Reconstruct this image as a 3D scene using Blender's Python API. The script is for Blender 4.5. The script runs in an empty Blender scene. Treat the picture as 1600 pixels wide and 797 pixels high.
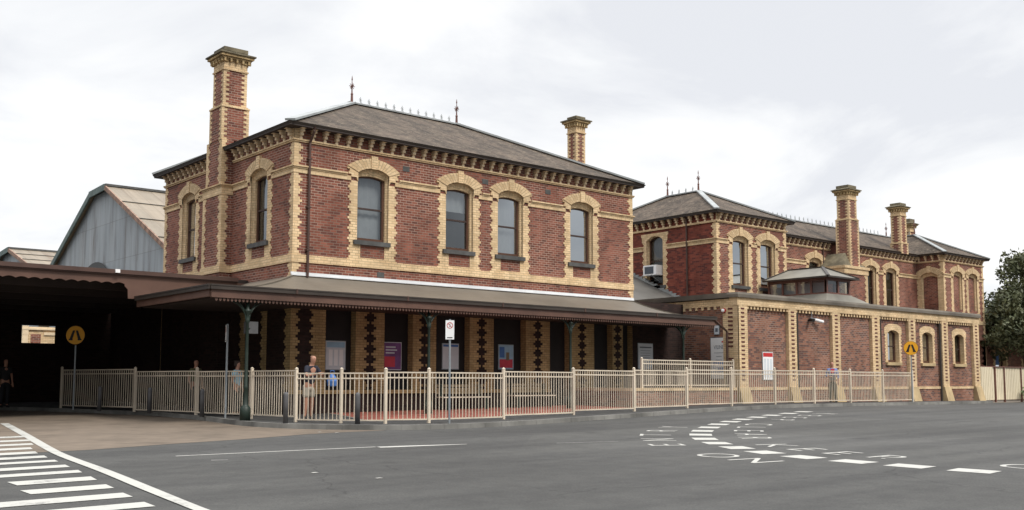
import bpy, bmesh, math, random
from mathutils import Vector, Matrix
random.seed(7)
V = Vector
C = bpy.context.scene.collection
SC = bpy.context.scene
R = math.radians

# ------------------------------------------------------------------ camera, world, sun, exposure
cam_d = bpy.data.cameras.new('camera'); cam = bpy.data.objects.new('camera', cam_d); C.objects.link(cam)
cam_d.sensor_width = 36.0; cam_d.lens = 36.0*1594.6/1600; cam_d.shift_y = 51.6/1600
cam_d.clip_start = .1; cam_d.clip_end = 3000
cam.matrix_world = Matrix(((0.76417, -0.0599, -0.64223, 0), (-0.64501, -0.06902, -0.76105, 0), (0.00126, 0.99582, -0.09138, 0), (0, 0, 0, 1)))
SC.camera = cam
SC.view_settings.view_transform = 'Standard'; SC.view_settings.look = 'None'
SC.view_settings.exposure = 0.27; SC.view_settings.gamma = 1.0

SUN_EL, SUN_AZ = 50, 172        # azimuth measured clockwise from +Y (building depth direction)
world = bpy.data.worlds.new('World'); SC.world = world; world.use_nodes = True
nt = world.node_tree; nt.nodes.clear()
def wn(t, **k):
    n = nt.nodes.new(t)
    for a, b in k.items(): setattr(n, a, b)
    return n
def wl(a, b): nt.links.new(a, b)
sky = wn('ShaderNodeTexSky', sky_type='NISHITA', sun_disc=False)
sky.sun_elevation = R(SUN_EL); sky.sun_rotation = R(SUN_AZ)
tc = wn('ShaderNodeTexCoord'); sep = wn('ShaderNodeSeparateXYZ'); wl(tc.outputs['Generated'], sep.inputs[0])
zm = wn('ShaderNodeMath', operation='MAXIMUM'); wl(sep.outputs[2], zm.inputs[0]); zm.inputs[1].default_value = 0
za = wn('ShaderNodeMath', operation='ADD'); wl(zm.outputs[0], za.inputs[0]); za.inputs[1].default_value = .22
dx = wn('ShaderNodeMath', operation='DIVIDE'); dy = wn('ShaderNodeMath', operation='DIVIDE')
wl(sep.outputs[0], dx.inputs[0]); wl(za.outputs[0], dx.inputs[1]); wl(sep.outputs[1], dy.inputs[0]); wl(za.outputs[0], dy.inputs[1])
cmb = wn('ShaderNodeCombineXYZ'); wl(dx.outputs[0], cmb.inputs[0]); wl(dy.outputs[0], cmb.inputs[1]); cmb.inputs[2].default_value = 3.1
no = wn('ShaderNodeTexNoise'); no.inputs['Scale'].default_value = 1.35; no.inputs['Detail'].default_value = 7; no.inputs['Roughness'].default_value = .55
no.inputs['Distortion'].default_value = .4
wl(cmb.outputs[0], no.inputs['Vector'])
rmp = wn('ShaderNodeValToRGB'); wl(no.outputs[0], rmp.inputs[0])
e = rmp.color_ramp.elements
e[0].position = .385; e[0].color = (7.0, 7.15, 7.5, 1)
e[1].position = .575; e[1].color = (9.0, 9.0, 9.0, 1)
m1 = rmp.color_ramp.elements.new(.485); m1.color = (8.1, 8.2, 8.35, 1)
gr = wn('ShaderNodeMapRange', interpolation_type='SMOOTHSTEP'); wl(sep.outputs[2], gr.inputs[0])
gr.inputs[1].default_value = .38; gr.inputs[2].default_value = 1.0; gr.inputs[3].default_value = 1.0; gr.inputs[4].default_value = 2.5
mul = wn('ShaderNodeVectorMath', operation='SCALE'); wl(rmp.outputs[0], mul.inputs[0]); wl(gr.outputs[0], mul.inputs[3])
dt = wn('ShaderNodeVectorMath', operation='DOT_PRODUCT'); wl(tc.outputs['Generated'], dt.inputs[0]); dt.inputs[1].default_value = (-.64, -.76, 0)  # added dimming of the low sky behind the camera, keeps the verandah dark
bk1 = wn('ShaderNodeMapRange', interpolation_type='SMOOTHSTEP'); wl(dt.outputs['Value'], bk1.inputs[0]); bk1.inputs[1].default_value = -.65; bk1.inputs[2].default_value = .05; bk1.inputs[3].default_value = 0; bk1.inputs[4].default_value = 1
bk2 = wn('ShaderNodeMapRange', interpolation_type='SMOOTHSTEP'); wl(sep.outputs[2], bk2.inputs[0]); bk2.inputs[1].default_value = .10; bk2.inputs[2].default_value = .50; bk2.inputs[3].default_value = .66; bk2.inputs[4].default_value = 0
bk3 = wn('ShaderNodeMath', operation='MULTIPLY'); wl(bk1.outputs[0], bk3.inputs[0]); wl(bk2.outputs[0], bk3.inputs[1])
bk4 = wn('ShaderNodeMath', operation='SUBTRACT'); bk4.inputs[0].default_value = 1; wl(bk3.outputs[0], bk4.inputs[1])
mul2 = wn('ShaderNodeVectorMath', operation='SCALE'); wl(mul.outputs[0], mul2.inputs[0]); wl(bk4.outputs[0], mul2.inputs[3]); mul = mul2
mx = wn('ShaderNodeMix', data_type='RGBA'); mx.inputs[0].default_value = .95
wl(sky.outputs[0], mx.inputs[6]); wl(mul.outputs[0], mx.inputs[7])
bg = wn('ShaderNodeBackground'); bg.inputs[1].default_value = .1; wl(mx.outputs[2], bg.inputs[0])
wo = wn('ShaderNodeOutputWorld'); wl(bg.outputs[0], wo.inputs[0])

sl = bpy.data.lights.new('sun', 'SUN'); sl.energy = 2.1; sl.angle = R(14); sl.color = (1, .95, .87)
so = bpy.data.objects.new('sun', sl); C.objects.link(so)
az = R(SUN_AZ); sdir = V((math.sin(az)*math.cos(R(SUN_EL)), math.cos(az)*math.cos(R(SUN_EL)), math.sin(R(SUN_EL))))
so.rotation_euler = (-sdir).to_track_quat('-Z', 'Y').to_euler(); so.location = (0, -5, 30)

# ------------------------------------------------------------------ materials
def newmat(name):
    m = bpy.data.materials.new(name); m.use_nodes = True
    n = m.node_tree.nodes; b = n['Principled BSDF']
    return m, m.node_tree, b
def N(t, typ, **k):
    n = t.nodes.new(typ)
    for a, b in k.items(): setattr(n, a, b)
    return n
def ramp(t, stops):
    r = N(t, 'ShaderNodeValToRGB'); el = r.color_ramp.elements
    while len(el) > len(stops): el.remove(el[-1])
    while len(el) < len(stops): el.new(.5)
    for x, (p, c) in zip(el, stops): x.position = p; x.color = (*c, 1) if len(c) == 3 else c
    return r
def plain(name, col, rough=.6, var=.12, scale=4.0, metal=0, bump=0, spec=.4, stain=0, coords='Object'):
    m, t, b = newmat(name)
    tx = N(t, 'ShaderNodeTexCoord')
    no = N(t, 'ShaderNodeTexNoise'); no.inputs['Scale'].default_value = scale; no.inputs['Detail'].default_value = 5
    t.links.new(tx.outputs[coords], no.inputs['Vector'])
    lo = tuple(c*(1-var) for c in col); hi = tuple(min(1, c*(1+var)) for c in col)
    r = ramp(t, [(.3, lo), (.7, hi)]); t.links.new(no.outputs[0], r.inputs[0])
    src = r.outputs[0]
    if stain:
        n2 = N(t, 'ShaderNodeTexNoise'); n2.inputs['Scale'].default_value = scale*.3; n2.inputs['Detail'].default_value = 6
        mp = N(t, 'ShaderNodeMapping'); mp.inputs['Scale'].default_value = (1, 1, .3)
        t.links.new(tx.outputs[coords], mp.inputs[0]); t.links.new(mp.outputs[0], n2.inputs['Vector'])
        r2 = ramp(t, [(.45, (1, 1, 1)), (.7, (1-stain,)*3)]); t.links.new(n2.outputs[0], r2.inputs[0])
        mm = N(t, 'ShaderNodeMix', data_type='RGBA', blend_type='MULTIPLY'); mm.inputs[0].default_value = 1
        t.links.new(src, mm.inputs[6]); t.links.new(r2.outputs[0], mm.inputs[7]); src = mm.outputs[2]
    t.links.new(src, b.inputs['Base Color'])
    b.inputs['Roughness'].default_value = rough; b.inputs['Metallic'].default_value = metal
    b.inputs['Specular IOR Level'].default_value = spec
    if bump:
        bp = N(t, 'ShaderNodeBump'); bp.inputs['Strength'].default_value = bump; bp.inputs['Distance'].default_value = .01
        t.links.new(no.outputs[0], bp.inputs['Height']); t.links.new(bp.outputs[0], b.inputs['Normal'])
    return m
def brick(name, c1, c2, mortar, dark=None, darkp=.25, w=.24, h=.0875, ms=.010, stain=.18, rough=.85, off=.5, bump=.4, blotch=1.0, spots=None):
    m, t, b = newmat(name); L = t.links.new
    uv = N(t, 'ShaderNodeUVMap')
    bk = N(t, 'ShaderNodeTexBrick'); bk.offset = off
    bk.inputs['Scale'].default_value = 1; bk.inputs['Brick Width'].default_value = w; bk.inputs['Row Height'].default_value = h
    bk.inputs['Mortar Size'].default_value = ms; bk.inputs['Mortar Smooth'].default_value = .3; bk.inputs['Bias'].default_value = 0
    bk.inputs['Color1'].default_value = (0, 0, 0, 1); bk.inputs['Color2'].default_value = (1, 1, 1, 1); bk.inputs['Mortar'].default_value = (.5, .5, .5, 1)
    L(uv.outputs[0], bk.inputs['Vector'])
    st = [(0, c1), (.5, tuple((a+d)/2 for a, d in zip(c1, c2))), (1, c2)]
    if dark: st = [(0, dark), (darkp, dark), (darkp+.08, c1), (1, c2)]
    r = ramp(t, st); L(bk.outputs['Color'], r.inputs[0])
    if dark: r.color_ramp.interpolation = 'LINEAR'
    # slow drift of kiln colour and weathering
    n1 = N(t, 'ShaderNodeTexNoise'); n1.inputs['Scale'].default_value = .9; n1.inputs['Detail'].default_value = 7; n1.inputs['Roughness'].default_value = .62
    L(uv.outputs[0], n1.inputs['Vector'])
    r1 = ramp(t, [(.34, (1-stain*1.2,)*3), (.5, (1, 1, 1)), (.68, (1+stain*.9, 1+stain*.8, 1+stain*.8))]); L(n1.outputs[0], r1.inputs[0])
    mm = N(t, 'ShaderNodeMix', data_type='RGBA', blend_type='MULTIPLY'); mm.inputs[0].default_value = blotch
    L(r.outputs[0], mm.inputs[6]); L(r1.outputs[0], mm.inputs[7])
    mpz = N(t, 'ShaderNodeMapping'); mpz.inputs['Scale'].default_value = (1.6, .28, 1); L(uv.outputs[0], mpz.inputs[0])
    nz = N(t, 'ShaderNodeTexNoise'); nz.inputs['Scale'].default_value = 1.0; nz.inputs['Detail'].default_value = 6; nz.inputs['Roughness'].default_value = .6; L(mpz.outputs[0], nz.inputs['Vector'])
    rz_ = ramp(t, [(.36, (1-stain*1.1,)*3), (.5, (1, 1, 1)), (.66, (1+stain*.6,)*3)]); L(nz.outputs[0], rz_.inputs[0])
    mz = N(t, 'ShaderNodeMix', data_type='RGBA', blend_type='MULTIPLY'); mz.inputs[0].default_value = blotch; L(mm.outputs[2], mz.inputs[6]); L(rz_.outputs[0], mz.inputs[7]); mm = mz
    src = mm.outputs[2]
    if spots:
        n3 = N(t, 'ShaderNodeTexNoise'); n3.inputs['Scale'].default_value = spots[1]; n3.inputs['Detail'].default_value = 4
        L(uv.outputs[0], n3.inputs['Vector'])
        r3 = ramp(t, [(spots[2], (0, 0, 0)), (spots[2]+.06, (1, 1, 1))]); L(n3.outputs[0], r3.inputs[0])
        m3 = N(t, 'ShaderNodeMix', data_type='RGBA'); L(r3.outputs[0], m3.inputs[0]); L(src, m3.inputs[6]); m3.inputs[7].default_value = (*spots[0], 1)
        src = m3.outputs[2]
    mo = N(t, 'ShaderNodeMix', data_type='RGBA'); L(bk.outputs['Fac'], mo.inputs[0]); L(src, mo.inputs[6])
    nm = N(t, 'ShaderNodeTexNoise'); nm.inputs['Scale'].default_value = .55; nm.inputs['Detail'].default_value = 5; L(uv.outputs[0], nm.inputs['Vector'])
    rm = ramp(t, [(.38, tuple(c*.45 for c in mortar)), (.60, mortar)]); L(nm.outputs[0], rm.inputs[0]); L(rm.outputs[0], mo.inputs[7])
    L(mo.outputs[2], b.inputs['Base Color'])
    b.inputs['Roughness'].default_value = rough; b.inputs['Specular IOR Level'].default_value = .25
    if bump:
        iv = N(t, 'ShaderNodeMath', operation='SUBTRACT'); iv.inputs[0].default_value = 1; L(bk.outputs['Fac'], iv.inputs[1])
        bp = N(t, 'ShaderNodeBump'); bp.inputs['Strength'].default_value = bump; bp.inputs['Distance'].default_value = .008
        L(iv.outputs[0], bp.inputs['Height']); L(bp.outputs[0], b.inputs['Normal'])
    return m
M = {}
M['red'] = brick('red_brick', (.168, .056, .038), (.270, .100, .067), (.42, .31, .245), dark=(.125, .048, .037), darkp=.12)
M['red2'] = brick('red_brick_fresh', (.17, .042, .029), (.24, .068, .045), (.18, .085, .062), dark=(.11, .034, .028), darkp=.2, ms=.006)
M['mixed'] = brick('mixed_brick', (.20, .080, .052), (.31, .145, .095), (.34, .27, .22), dark=(.13, .066, .055), darkp=.26, ms=.011)
M['dark'] = brick('dark_brick_shaded', (.022, .013, .012), (.045, .024, .020), (.04, .03, .025))  # dark red brick with verandah and canopy shade put into its colour
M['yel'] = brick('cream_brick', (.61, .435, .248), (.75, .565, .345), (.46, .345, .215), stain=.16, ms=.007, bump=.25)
M['yel_shaded'] = brick('cream_brick_shaded', (.36, .245, .115), (.47, .335, .17), (.22, .16, .09), stain=.2, ms=.007, bump=.25)  # cream brick darkened: the shade under the verandah is in the colour
M['corbel'] = plain('cream_brick_lightened', (.78, .62, .42), .85, .08, 5)  # cream brick lightened, its colour makes up for shade under the eaves
M['inlay'] = plain('inlay_brick', (.10, .032, .026), .85, .25, 6)
M['yeld'] = brick('cream_brick_weathered', (.42, .30, .15), (.52, .39, .21), (.27, .20, .12), stain=.35, ms=.007, bump=.25)
M['slate'] = brick('roof_slates', (.064, .048, .036), (.118, .090, .066), (.034, .027, .021), w=.28, h=.16, ms=.006, stain=.3, bump=.5, spots=((.17, .14, .10), 5.5, .60), rough=.75)
M['lead'] = plain('ridge_metal', (.33, .35, .35), .45, .15, 2, spec=.5, stain=.3)
M['white'] = plain('white_paint', (.74, .76, .78), .5, .08, 1.5, stain=.15)
M['brownmetal'] = plain('brown_paint', (.085, .048, .038), .45, .15, 2, stain=.3)
M['fascia'] = plain('fascia_brown', (.125, .068, .050), .5, .15, 1.6, stain=.25)
M['gutter'] = plain('gutter_dark', (.045, .036, .030), .45, .2, 2)
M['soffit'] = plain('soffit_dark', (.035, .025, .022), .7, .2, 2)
M['taupe'] = plain('verandah_sheet', (.155, .132, .103), .5, .12, .8, stain=.3)
M['frame'] = plain('sash_frame', (.085, .038, .022), .5, .2, 3)
M['sashdark'] = plain('sash_rail', (.05, .03, .025), .5, .2, 3)
M['sill'] = plain('bluestone_sill', (.085, .085, .082), .7, .25, 5, stain=.3, bump=.3)
M['stone'] = plain('coping_stone', (.155, .135, .11), .8, .2, 1.5, stain=.45, bump=.3)
M['capstone'] = plain('cap_stone', (.17, .145, .095), .85, .3, 4, stain=.5, bump=.4)
M['render'] = plain('pedestal_render', (.48, .36, .20), .8, .14, 3, stain=.35, bump=.2)
M['post'] = plain('green_iron', (.014, .026, .019), .5, .25, 4)
M['fence'] = plain('fence_cream', (.68, .59, .47), .45, .08, 2, spec=.4, stain=.26)
M['bollard'] = plain('bollard_grey', (.10, .10, .105), .6, .2, 4, stain=.3)
M['galv'] = plain('galvanised', (.30, .33, .35), .4, .15, 6, metal=.4)
M['kerb'] = plain('kerb_stone', (.20, .195, .18), .85, .18, 2.5, stain=.5, bump=.4)
M['room'] = plain('room_dark', (.03, .028, .026), .9, .2, 1)
M['blind'] = plain('blind_cloth', (.42, .43, .42), .8, .06, 3)
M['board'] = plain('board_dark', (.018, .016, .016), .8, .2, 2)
M['paper'] = plain('poster_white', (.62, .66, .70), .5, .06, 3)
M['glassy'] = None
M['purple'] = plain('poster_purple', (.16, .06, .20), .5, .35, 3)
M['redp'] = plain('poster_red', (.55, .04, .07), .5, .15, 3)
M['bluep'] = plain('poster_blue', (.06, .16, .42), .5, .2, 3)
M['skyb'] = plain('poster_pale_blue', (.30, .48, .62), .5, .15, 3)
M['signwhite'] = plain('sign_white', (.85, .85, .85), .4, .03, 3)
M['signyel'] = plain('sign_yellow', (.80, .38, .02), .4, .06, 3)
M['black'] = plain('black_paint', (.012, .012, .012), .5, .1, 3)
M['signred'] = plain('sign_red', (.50, .03, .03), .4, .1, 3)
M['greytext'] = plain('grey_ink', (.12, .14, .17), .5, .1, 3)
M['panel'] = plain('cream_fence_sheet', (.70, .62, .46), .5, .05, 2, stain=.12)
M['bark'] = plain('bark', (.09, .065, .045), .9, .3, 6, bump=.6)
M['seat'] = plain('bench_slats', (.20, .15, .09), .6, .2, 4)
M['lantern'] = plain('lantern_brown', (.15, .065, .05), .5, .15, 3, stain=.2)
M['zinc'] = plain('zinc_roof', (.24, .225, .19), .55, .15, 1.2, stain=.4)

def corrugated(name, col, rust, axis_u=True, amt=.5):
    m, t, b = newmat(name); L = t.links.new
    uv = N(t, 'ShaderNodeUVMap'); mp = N(t, 'ShaderNodeMapping'); L(uv.outputs[0], mp.inputs[0]); mp.inputs['Scale'].default_value = (1.2, .12, 1)
    n = N(t, 'ShaderNodeTexNoise'); n.inputs['Scale'].default_value = 1.4; n.inputs['Detail'].default_value = 8; n.inputs['Roughness'].default_value = .65
    L(mp.outputs[0], n.inputs['Vector'])
    r = ramp(t, [(.30, rust), (.46, tuple(c*.86 for c in col)), (.56, col), (.75, tuple(min(1, c*1.15) for c in col))]); L(n.outputs[0], r.inputs[0])
    bk = N(t, 'ShaderNodeTexBrick'); bk.offset = .0; bk.inputs['Scale'].default_value = 1; bk.inputs['Brick Width'].default_value = .82; bk.inputs['Row Height'].default_value = 2.1
    bk.inputs['Mortar Size'].default_value = .02; bk.inputs['Color1'].default_value = (1, 1, 1, 1); bk.inputs['Color2'].default_value = (.86, .88, .9, 1); bk.inputs['Mortar'].default_value = (.72, .7, .68, 1)
    L(uv.outputs[0], bk.inputs['Vector'])
    mm = N(t, 'ShaderNodeMix', data_type='RGBA', blend_type='MULTIPLY'); mm.inputs[0].default_value = 1
    L(r.outputs[0], mm.inputs[6]); L(bk.outputs[0], mm.inputs[7]); L(mm.outputs[2], b.inputs['Base Color'])
    w = N(t, 'ShaderNodeTexWave', wave_type='BANDS', bands_direction='X'); w.inputs['Scale'].default_value = 4.1
    L(uv.outputs[0], w.inputs['Vector'])
    bp = N(t, 'ShaderNodeBump'); bp.inputs['Strength'].default_value = .6; bp.inputs['Distance'].default_value = .02
    L(w.outputs[1], bp.inputs['Height']); L(bp.outputs[0], b.inputs['Normal'])
    b.inputs['Roughness'].default_value = .55; b.inputs['Metallic'].default_value = .0
    return m
M['iron'] = corrugated('grey_iron_sheets', (.37, .40, .42), (.17, .15, .14))
M['ironroof'] = corrugated('tan_iron_sheets', (.30, .245, .18), (.22, .15, .10))
M['rust'] = plain('rusty_barge', (.30, .19, .14), .8, .5, 3, stain=.3)
M['greenbarge'] = plain('weathered_barge', (.12, .16, .15), .7, .3, 3)
M['linkroof'] = plain('link_roof', (.12, .115, .105), .6, .15, 1, stain=.3)

def glass():
    m, t, b = newmat('window_glass'); L = t.links.new
    out = t.nodes['Material Output']
    gl = N(t, 'ShaderNodeBsdfGlossy'); gl.inputs['Roughness'].default_value = .03; gl.inputs['Color'].default_value = (.8, .85, .9, 1)
    tr = N(t, 'ShaderNodeBsdfTransparent'); tr.inputs[0].default_value = (.72, .75, .78, 1)
    fr = N(t, 'ShaderNodeFresnel'); fr.inputs[0].default_value = 1.5
    ad = N(t, 'ShaderNodeMath', operation='MULTIPLY_ADD'); L(fr.outputs[0], ad.inputs[0]); ad.inputs[1].default_value = 1.8; ad.inputs[2].default_value = .05; ad.use_clamp = True
    no = N(t, 'ShaderNodeTexNoise'); no.inputs['Scale'].default_value = 1.3; tx = N(t, 'ShaderNodeTexCoord'); L(tx.outputs['Object'], no.inputs['Vector'])
    bp = N(t, 'ShaderNodeBump'); bp.inputs['Strength'].default_value = .15; bp.inputs['Distance'].default_value = .02
    L(no.outputs[0], bp.inputs['Height']); L(bp.outputs[0], gl.inputs['Normal'])
    ms = N(t, 'ShaderNodeMixShader'); L(ad.outputs[0], ms.inputs[0]); L(tr.outputs[0], ms.inputs[1]); L(gl.outputs[0], ms.inputs[2]); L(ms.outputs[0], out.inputs[0])
    return m
M['glass'] = glass()

def asphalt():
    m, t, b = newmat('asphalt'); L = t.links.new
    tx = N(t, 'ShaderNodeTexCoord')
    def noise(s, d, r=.5):
        n = N(t, 'ShaderNodeTexNoise'); n.inputs['Scale'].default_value = s; n.inputs['Detail'].default_value = d; n.inputs['Roughness'].default_value = r
        L(tx.outputs['Object'], n.inputs['Vector']); return n
    a, bn, c = noise(.11, 5, .55), noise(38, 3, .7), noise(2.2, 6, .7)
    r1 = ramp(t, [(.32, (.058, .0575, .0555)), (.52, (.072, .0715, .069)), (.7, (.090, .0895, .087))]); L(a.outputs[0], r1.inputs[0])
    r2 = ramp(t, [(.25, (.62, .62, .62)), (.5, (1, 1, 1)), (.78, (1.45, 1.43, 1.38))]); L(bn.outputs[0], r2.inputs[0])
    r3 = ramp(t, [(.38, (.88, .88, .88)), (.6, (1.06, 1.06, 1.05))]); L(c.outputs[0], r3.inputs[0])
    m1 = N(t, 'ShaderNodeMix', data_type='RGBA', blend_type='MULTIPLY'); m1.inputs[0].default_value = 1; L(r1.outputs[0], m1.inputs[6]); L(r2.outputs[0], m1.inputs[7])
    m2 = N(t, 'ShaderNodeMix', data_type='RGBA', blend_type='MULTIPLY'); m2.inputs[0].default_value = 1; L(m1.outputs[2], m2.inputs[6]); L(r3.outputs[0], m2.inputs[7])
    # faint tyre tracks / wear streaks following the traffic direction
    mp = N(t, 'ShaderNodeMapping'); mp.inputs['Rotation'].default_value = (0, 0, R(8)); mp.inputs['Scale'].default_value = (.06, .9, 1); L(tx.outputs['Object'], mp.inputs[0])
    d = N(t, 'ShaderNodeTexNoise'); d.inputs['Scale'].default_value = 1.0; d.inputs['Detail'].default_value = 4; L(mp.outputs[0], d.inputs['Vector'])
    r4 = ramp(t, [(.36, (.80, .80, .81)), (.52, (1, 1, 1)), (.68, (1.12, 1.12, 1.11))]); L(d.outputs[0], r4.inputs[0])
    m3 = N(t, 'ShaderNodeMix', data_type='RGBA', blend_type='MULTIPLY'); m3.inputs[0].default_value = 1; L(m2.outputs[2], m3.inputs[6]); L(r4.outputs[0], m3.inputs[7])
    # oil spots
    v = N(t, 'ShaderNodeTexVoronoi'); v.inputs['Scale'].default_value = .42; L(tx.outputs['Object'], v.inputs['Vector'])
    r5 = ramp(t, [(.03, (.72, .72, .72)), (.11, (1, 1, 1))]); L(v.outputs['Distance'], r5.inputs[0])
    m4 = N(t, 'ShaderNodeMix', data_type='RGBA', blend_type='MULTIPLY'); m4.inputs[0].default_value = 1; L(m3.outputs[2], m4.inputs[6]); L(r5.outputs[0], m4.inputs[7])
    # fine cracks: edges of large cells, broken up by noise, and a few older repair patches
    wv = N(t, 'ShaderNodeTexNoise'); wv.inputs['Scale'].default_value = 1.3; wv.inputs['Detail'].default_value = 3; L(tx.outputs['Object'], wv.inputs['Vector'])
    wa = N(t, 'ShaderNodeVectorMath', operation='MULTIPLY_ADD'); L(wv.outputs['Color'], wa.inputs[0]); wa.inputs[1].default_value = (.9, .9, 0); L(tx.outputs['Object'], wa.inputs[2])
    ve = N(t, 'ShaderNodeTexVoronoi', feature='DISTANCE_TO_EDGE'); ve.inputs['Scale'].default_value = .17; L(wa.outputs[0], ve.inputs['Vector'])
    r6 = ramp(t, [(.0016, (.62, .62, .62)), (.0045, (1, 1, 1))]); L(ve.outputs['Distance'], r6.inputs[0])
    mk = N(t, 'ShaderNodeTexNoise'); mk.inputs['Scale'].default_value = .16; L(tx.outputs['Object'], mk.inputs['Vector'])
    mr = ramp(t, [(.47, (0, 0, 0)), (.53, (1, 1, 1))]); L(mk.outputs[0], mr.inputs[0])
    m5 = N(t, 'ShaderNodeMix', data_type='RGBA', blend_type='MULTIPLY'); L(mr.outputs[0], m5.inputs[0]); L(m4.outputs[2], m5.inputs[6]); L(r6.outputs[0], m5.inputs[7])
    vc = N(t, 'ShaderNodeTexVoronoi', distance='CHEBYCHEV'); vc.inputs['Scale'].default_value = .085; L(tx.outputs['Object'], vc.inputs['Vector'])
    sc = N(t, 'ShaderNodeSeparateColor'); L(vc.outputs['Color'], sc.inputs[0])
    r7 = ramp(t, [(.0, (.90, .90, .91)), (.35, (1, 1, 1)), (.8, (1, 1, 1)), (1, (1.07, 1.065, 1.05))]); L(sc.outputs[0], r7.inputs[0])
    m6 = N(t, 'ShaderNodeMix', data_type='RGBA', blend_type='MULTIPLY'); m6.inputs[0].default_value = 1; L(m5.outputs[2], m6.inputs[6]); L(r7.outputs[0], m6.inputs[7]); m4 = m6
    L(m4.outputs[2], b.inputs['Base Color']); b.inputs['Roughness'].default_value = .82; b.inputs['Specular IOR Level'].default_value = .3
    bp = N(t, 'ShaderNodeBump'); bp.inputs['Strength'].default_value = .5; bp.inputs['Distance'].default_value = .004; L(bn.outputs[0], bp.inputs['Height']); L(bp.outputs[0], b.inputs['Normal'])
    return m
M['asphalt'] = asphalt()
M['path'] = plain('path_asphalt', (.055, .054, .052), .85, .2, 9, stain=.35, bump=.2)
M['apron'] = plain('apron_concrete', (.165, .130, .098), .85, .14, 2.4, stain=.30, bump=.2)
M['drive'] = plain('drive_concrete', (.27, .235, .195), .85, .12, 1.5, stain=.3)
M['tiles'] = brick('red_pavers', (.21, .062, .045), (.29, .095, .068), (.16, .07, .05), w=.3, h=.3, off=0, ms=.008, bump=.2)
M['dirt'] = plain('far_ground', (.12, .12, .08), .95, .3, .05)

def paint():
    m, t, b = newmat('road_paint'); L = t.links.new
    tx = N(t, 'ShaderNodeTexCoord'); n = N(t, 'ShaderNodeTexNoise'); n.inputs['Scale'].default_value = 16; n.inputs['Detail'].default_value = 8; n.inputs['Roughness'].default_value = .75
    L(tx.outputs['Object'], n.inputs['Vector'])
    n2 = N(t, 'ShaderNodeTexNoise'); n2.inputs['Scale'].default_value = 1.7; L(tx.outputs['Object'], n2.inputs['Vector'])
    ad = N(t, 'ShaderNodeMath', operation='ADD'); L(n.outputs[0], ad.inputs[0]); L(n2.outputs[0], ad.inputs[1])
    r = ramp(t, [(.72/2*2, (.15, .145, .14)), (.80, (.36, .355, .33)), (.95, (.47, .465, .43))]); L(ad.outputs[0], r.inputs[0])
    L(r.outputs[0], b.inputs['Base Color']); b.inputs['Roughness'].default_value = .6
    return m
M['paint'] = paint()

def leafmat(name, a, c):
    m, t, b = newmat(name); L = t.links.new
    oi = N(t, 'ShaderNodeTexCoord'); n = N(t, 'ShaderNodeTexNoise'); n.inputs['Scale'].default_value = 1.1; n.inputs['Detail'].default_value = 6; n.inputs['Roughness'].default_value = .7
    L(oi.outputs['Object'], n.inputs['Vector']); r = ramp(t, [(.3, a), (.7, c)]); L(n.outputs[0], r.inputs[0]); L(r.outputs[0], b.inputs['Base Color'])
    b.inputs['Roughness'].default_value = .6
    return m
M['leaf'] = leafmat('foliage_dark', (.036, .050, .021), (.125, .130, .055))
M['leaf2'] = leafmat('foliage_shrub', (.05, .09, .03), (.12, .17, .06))

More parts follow.
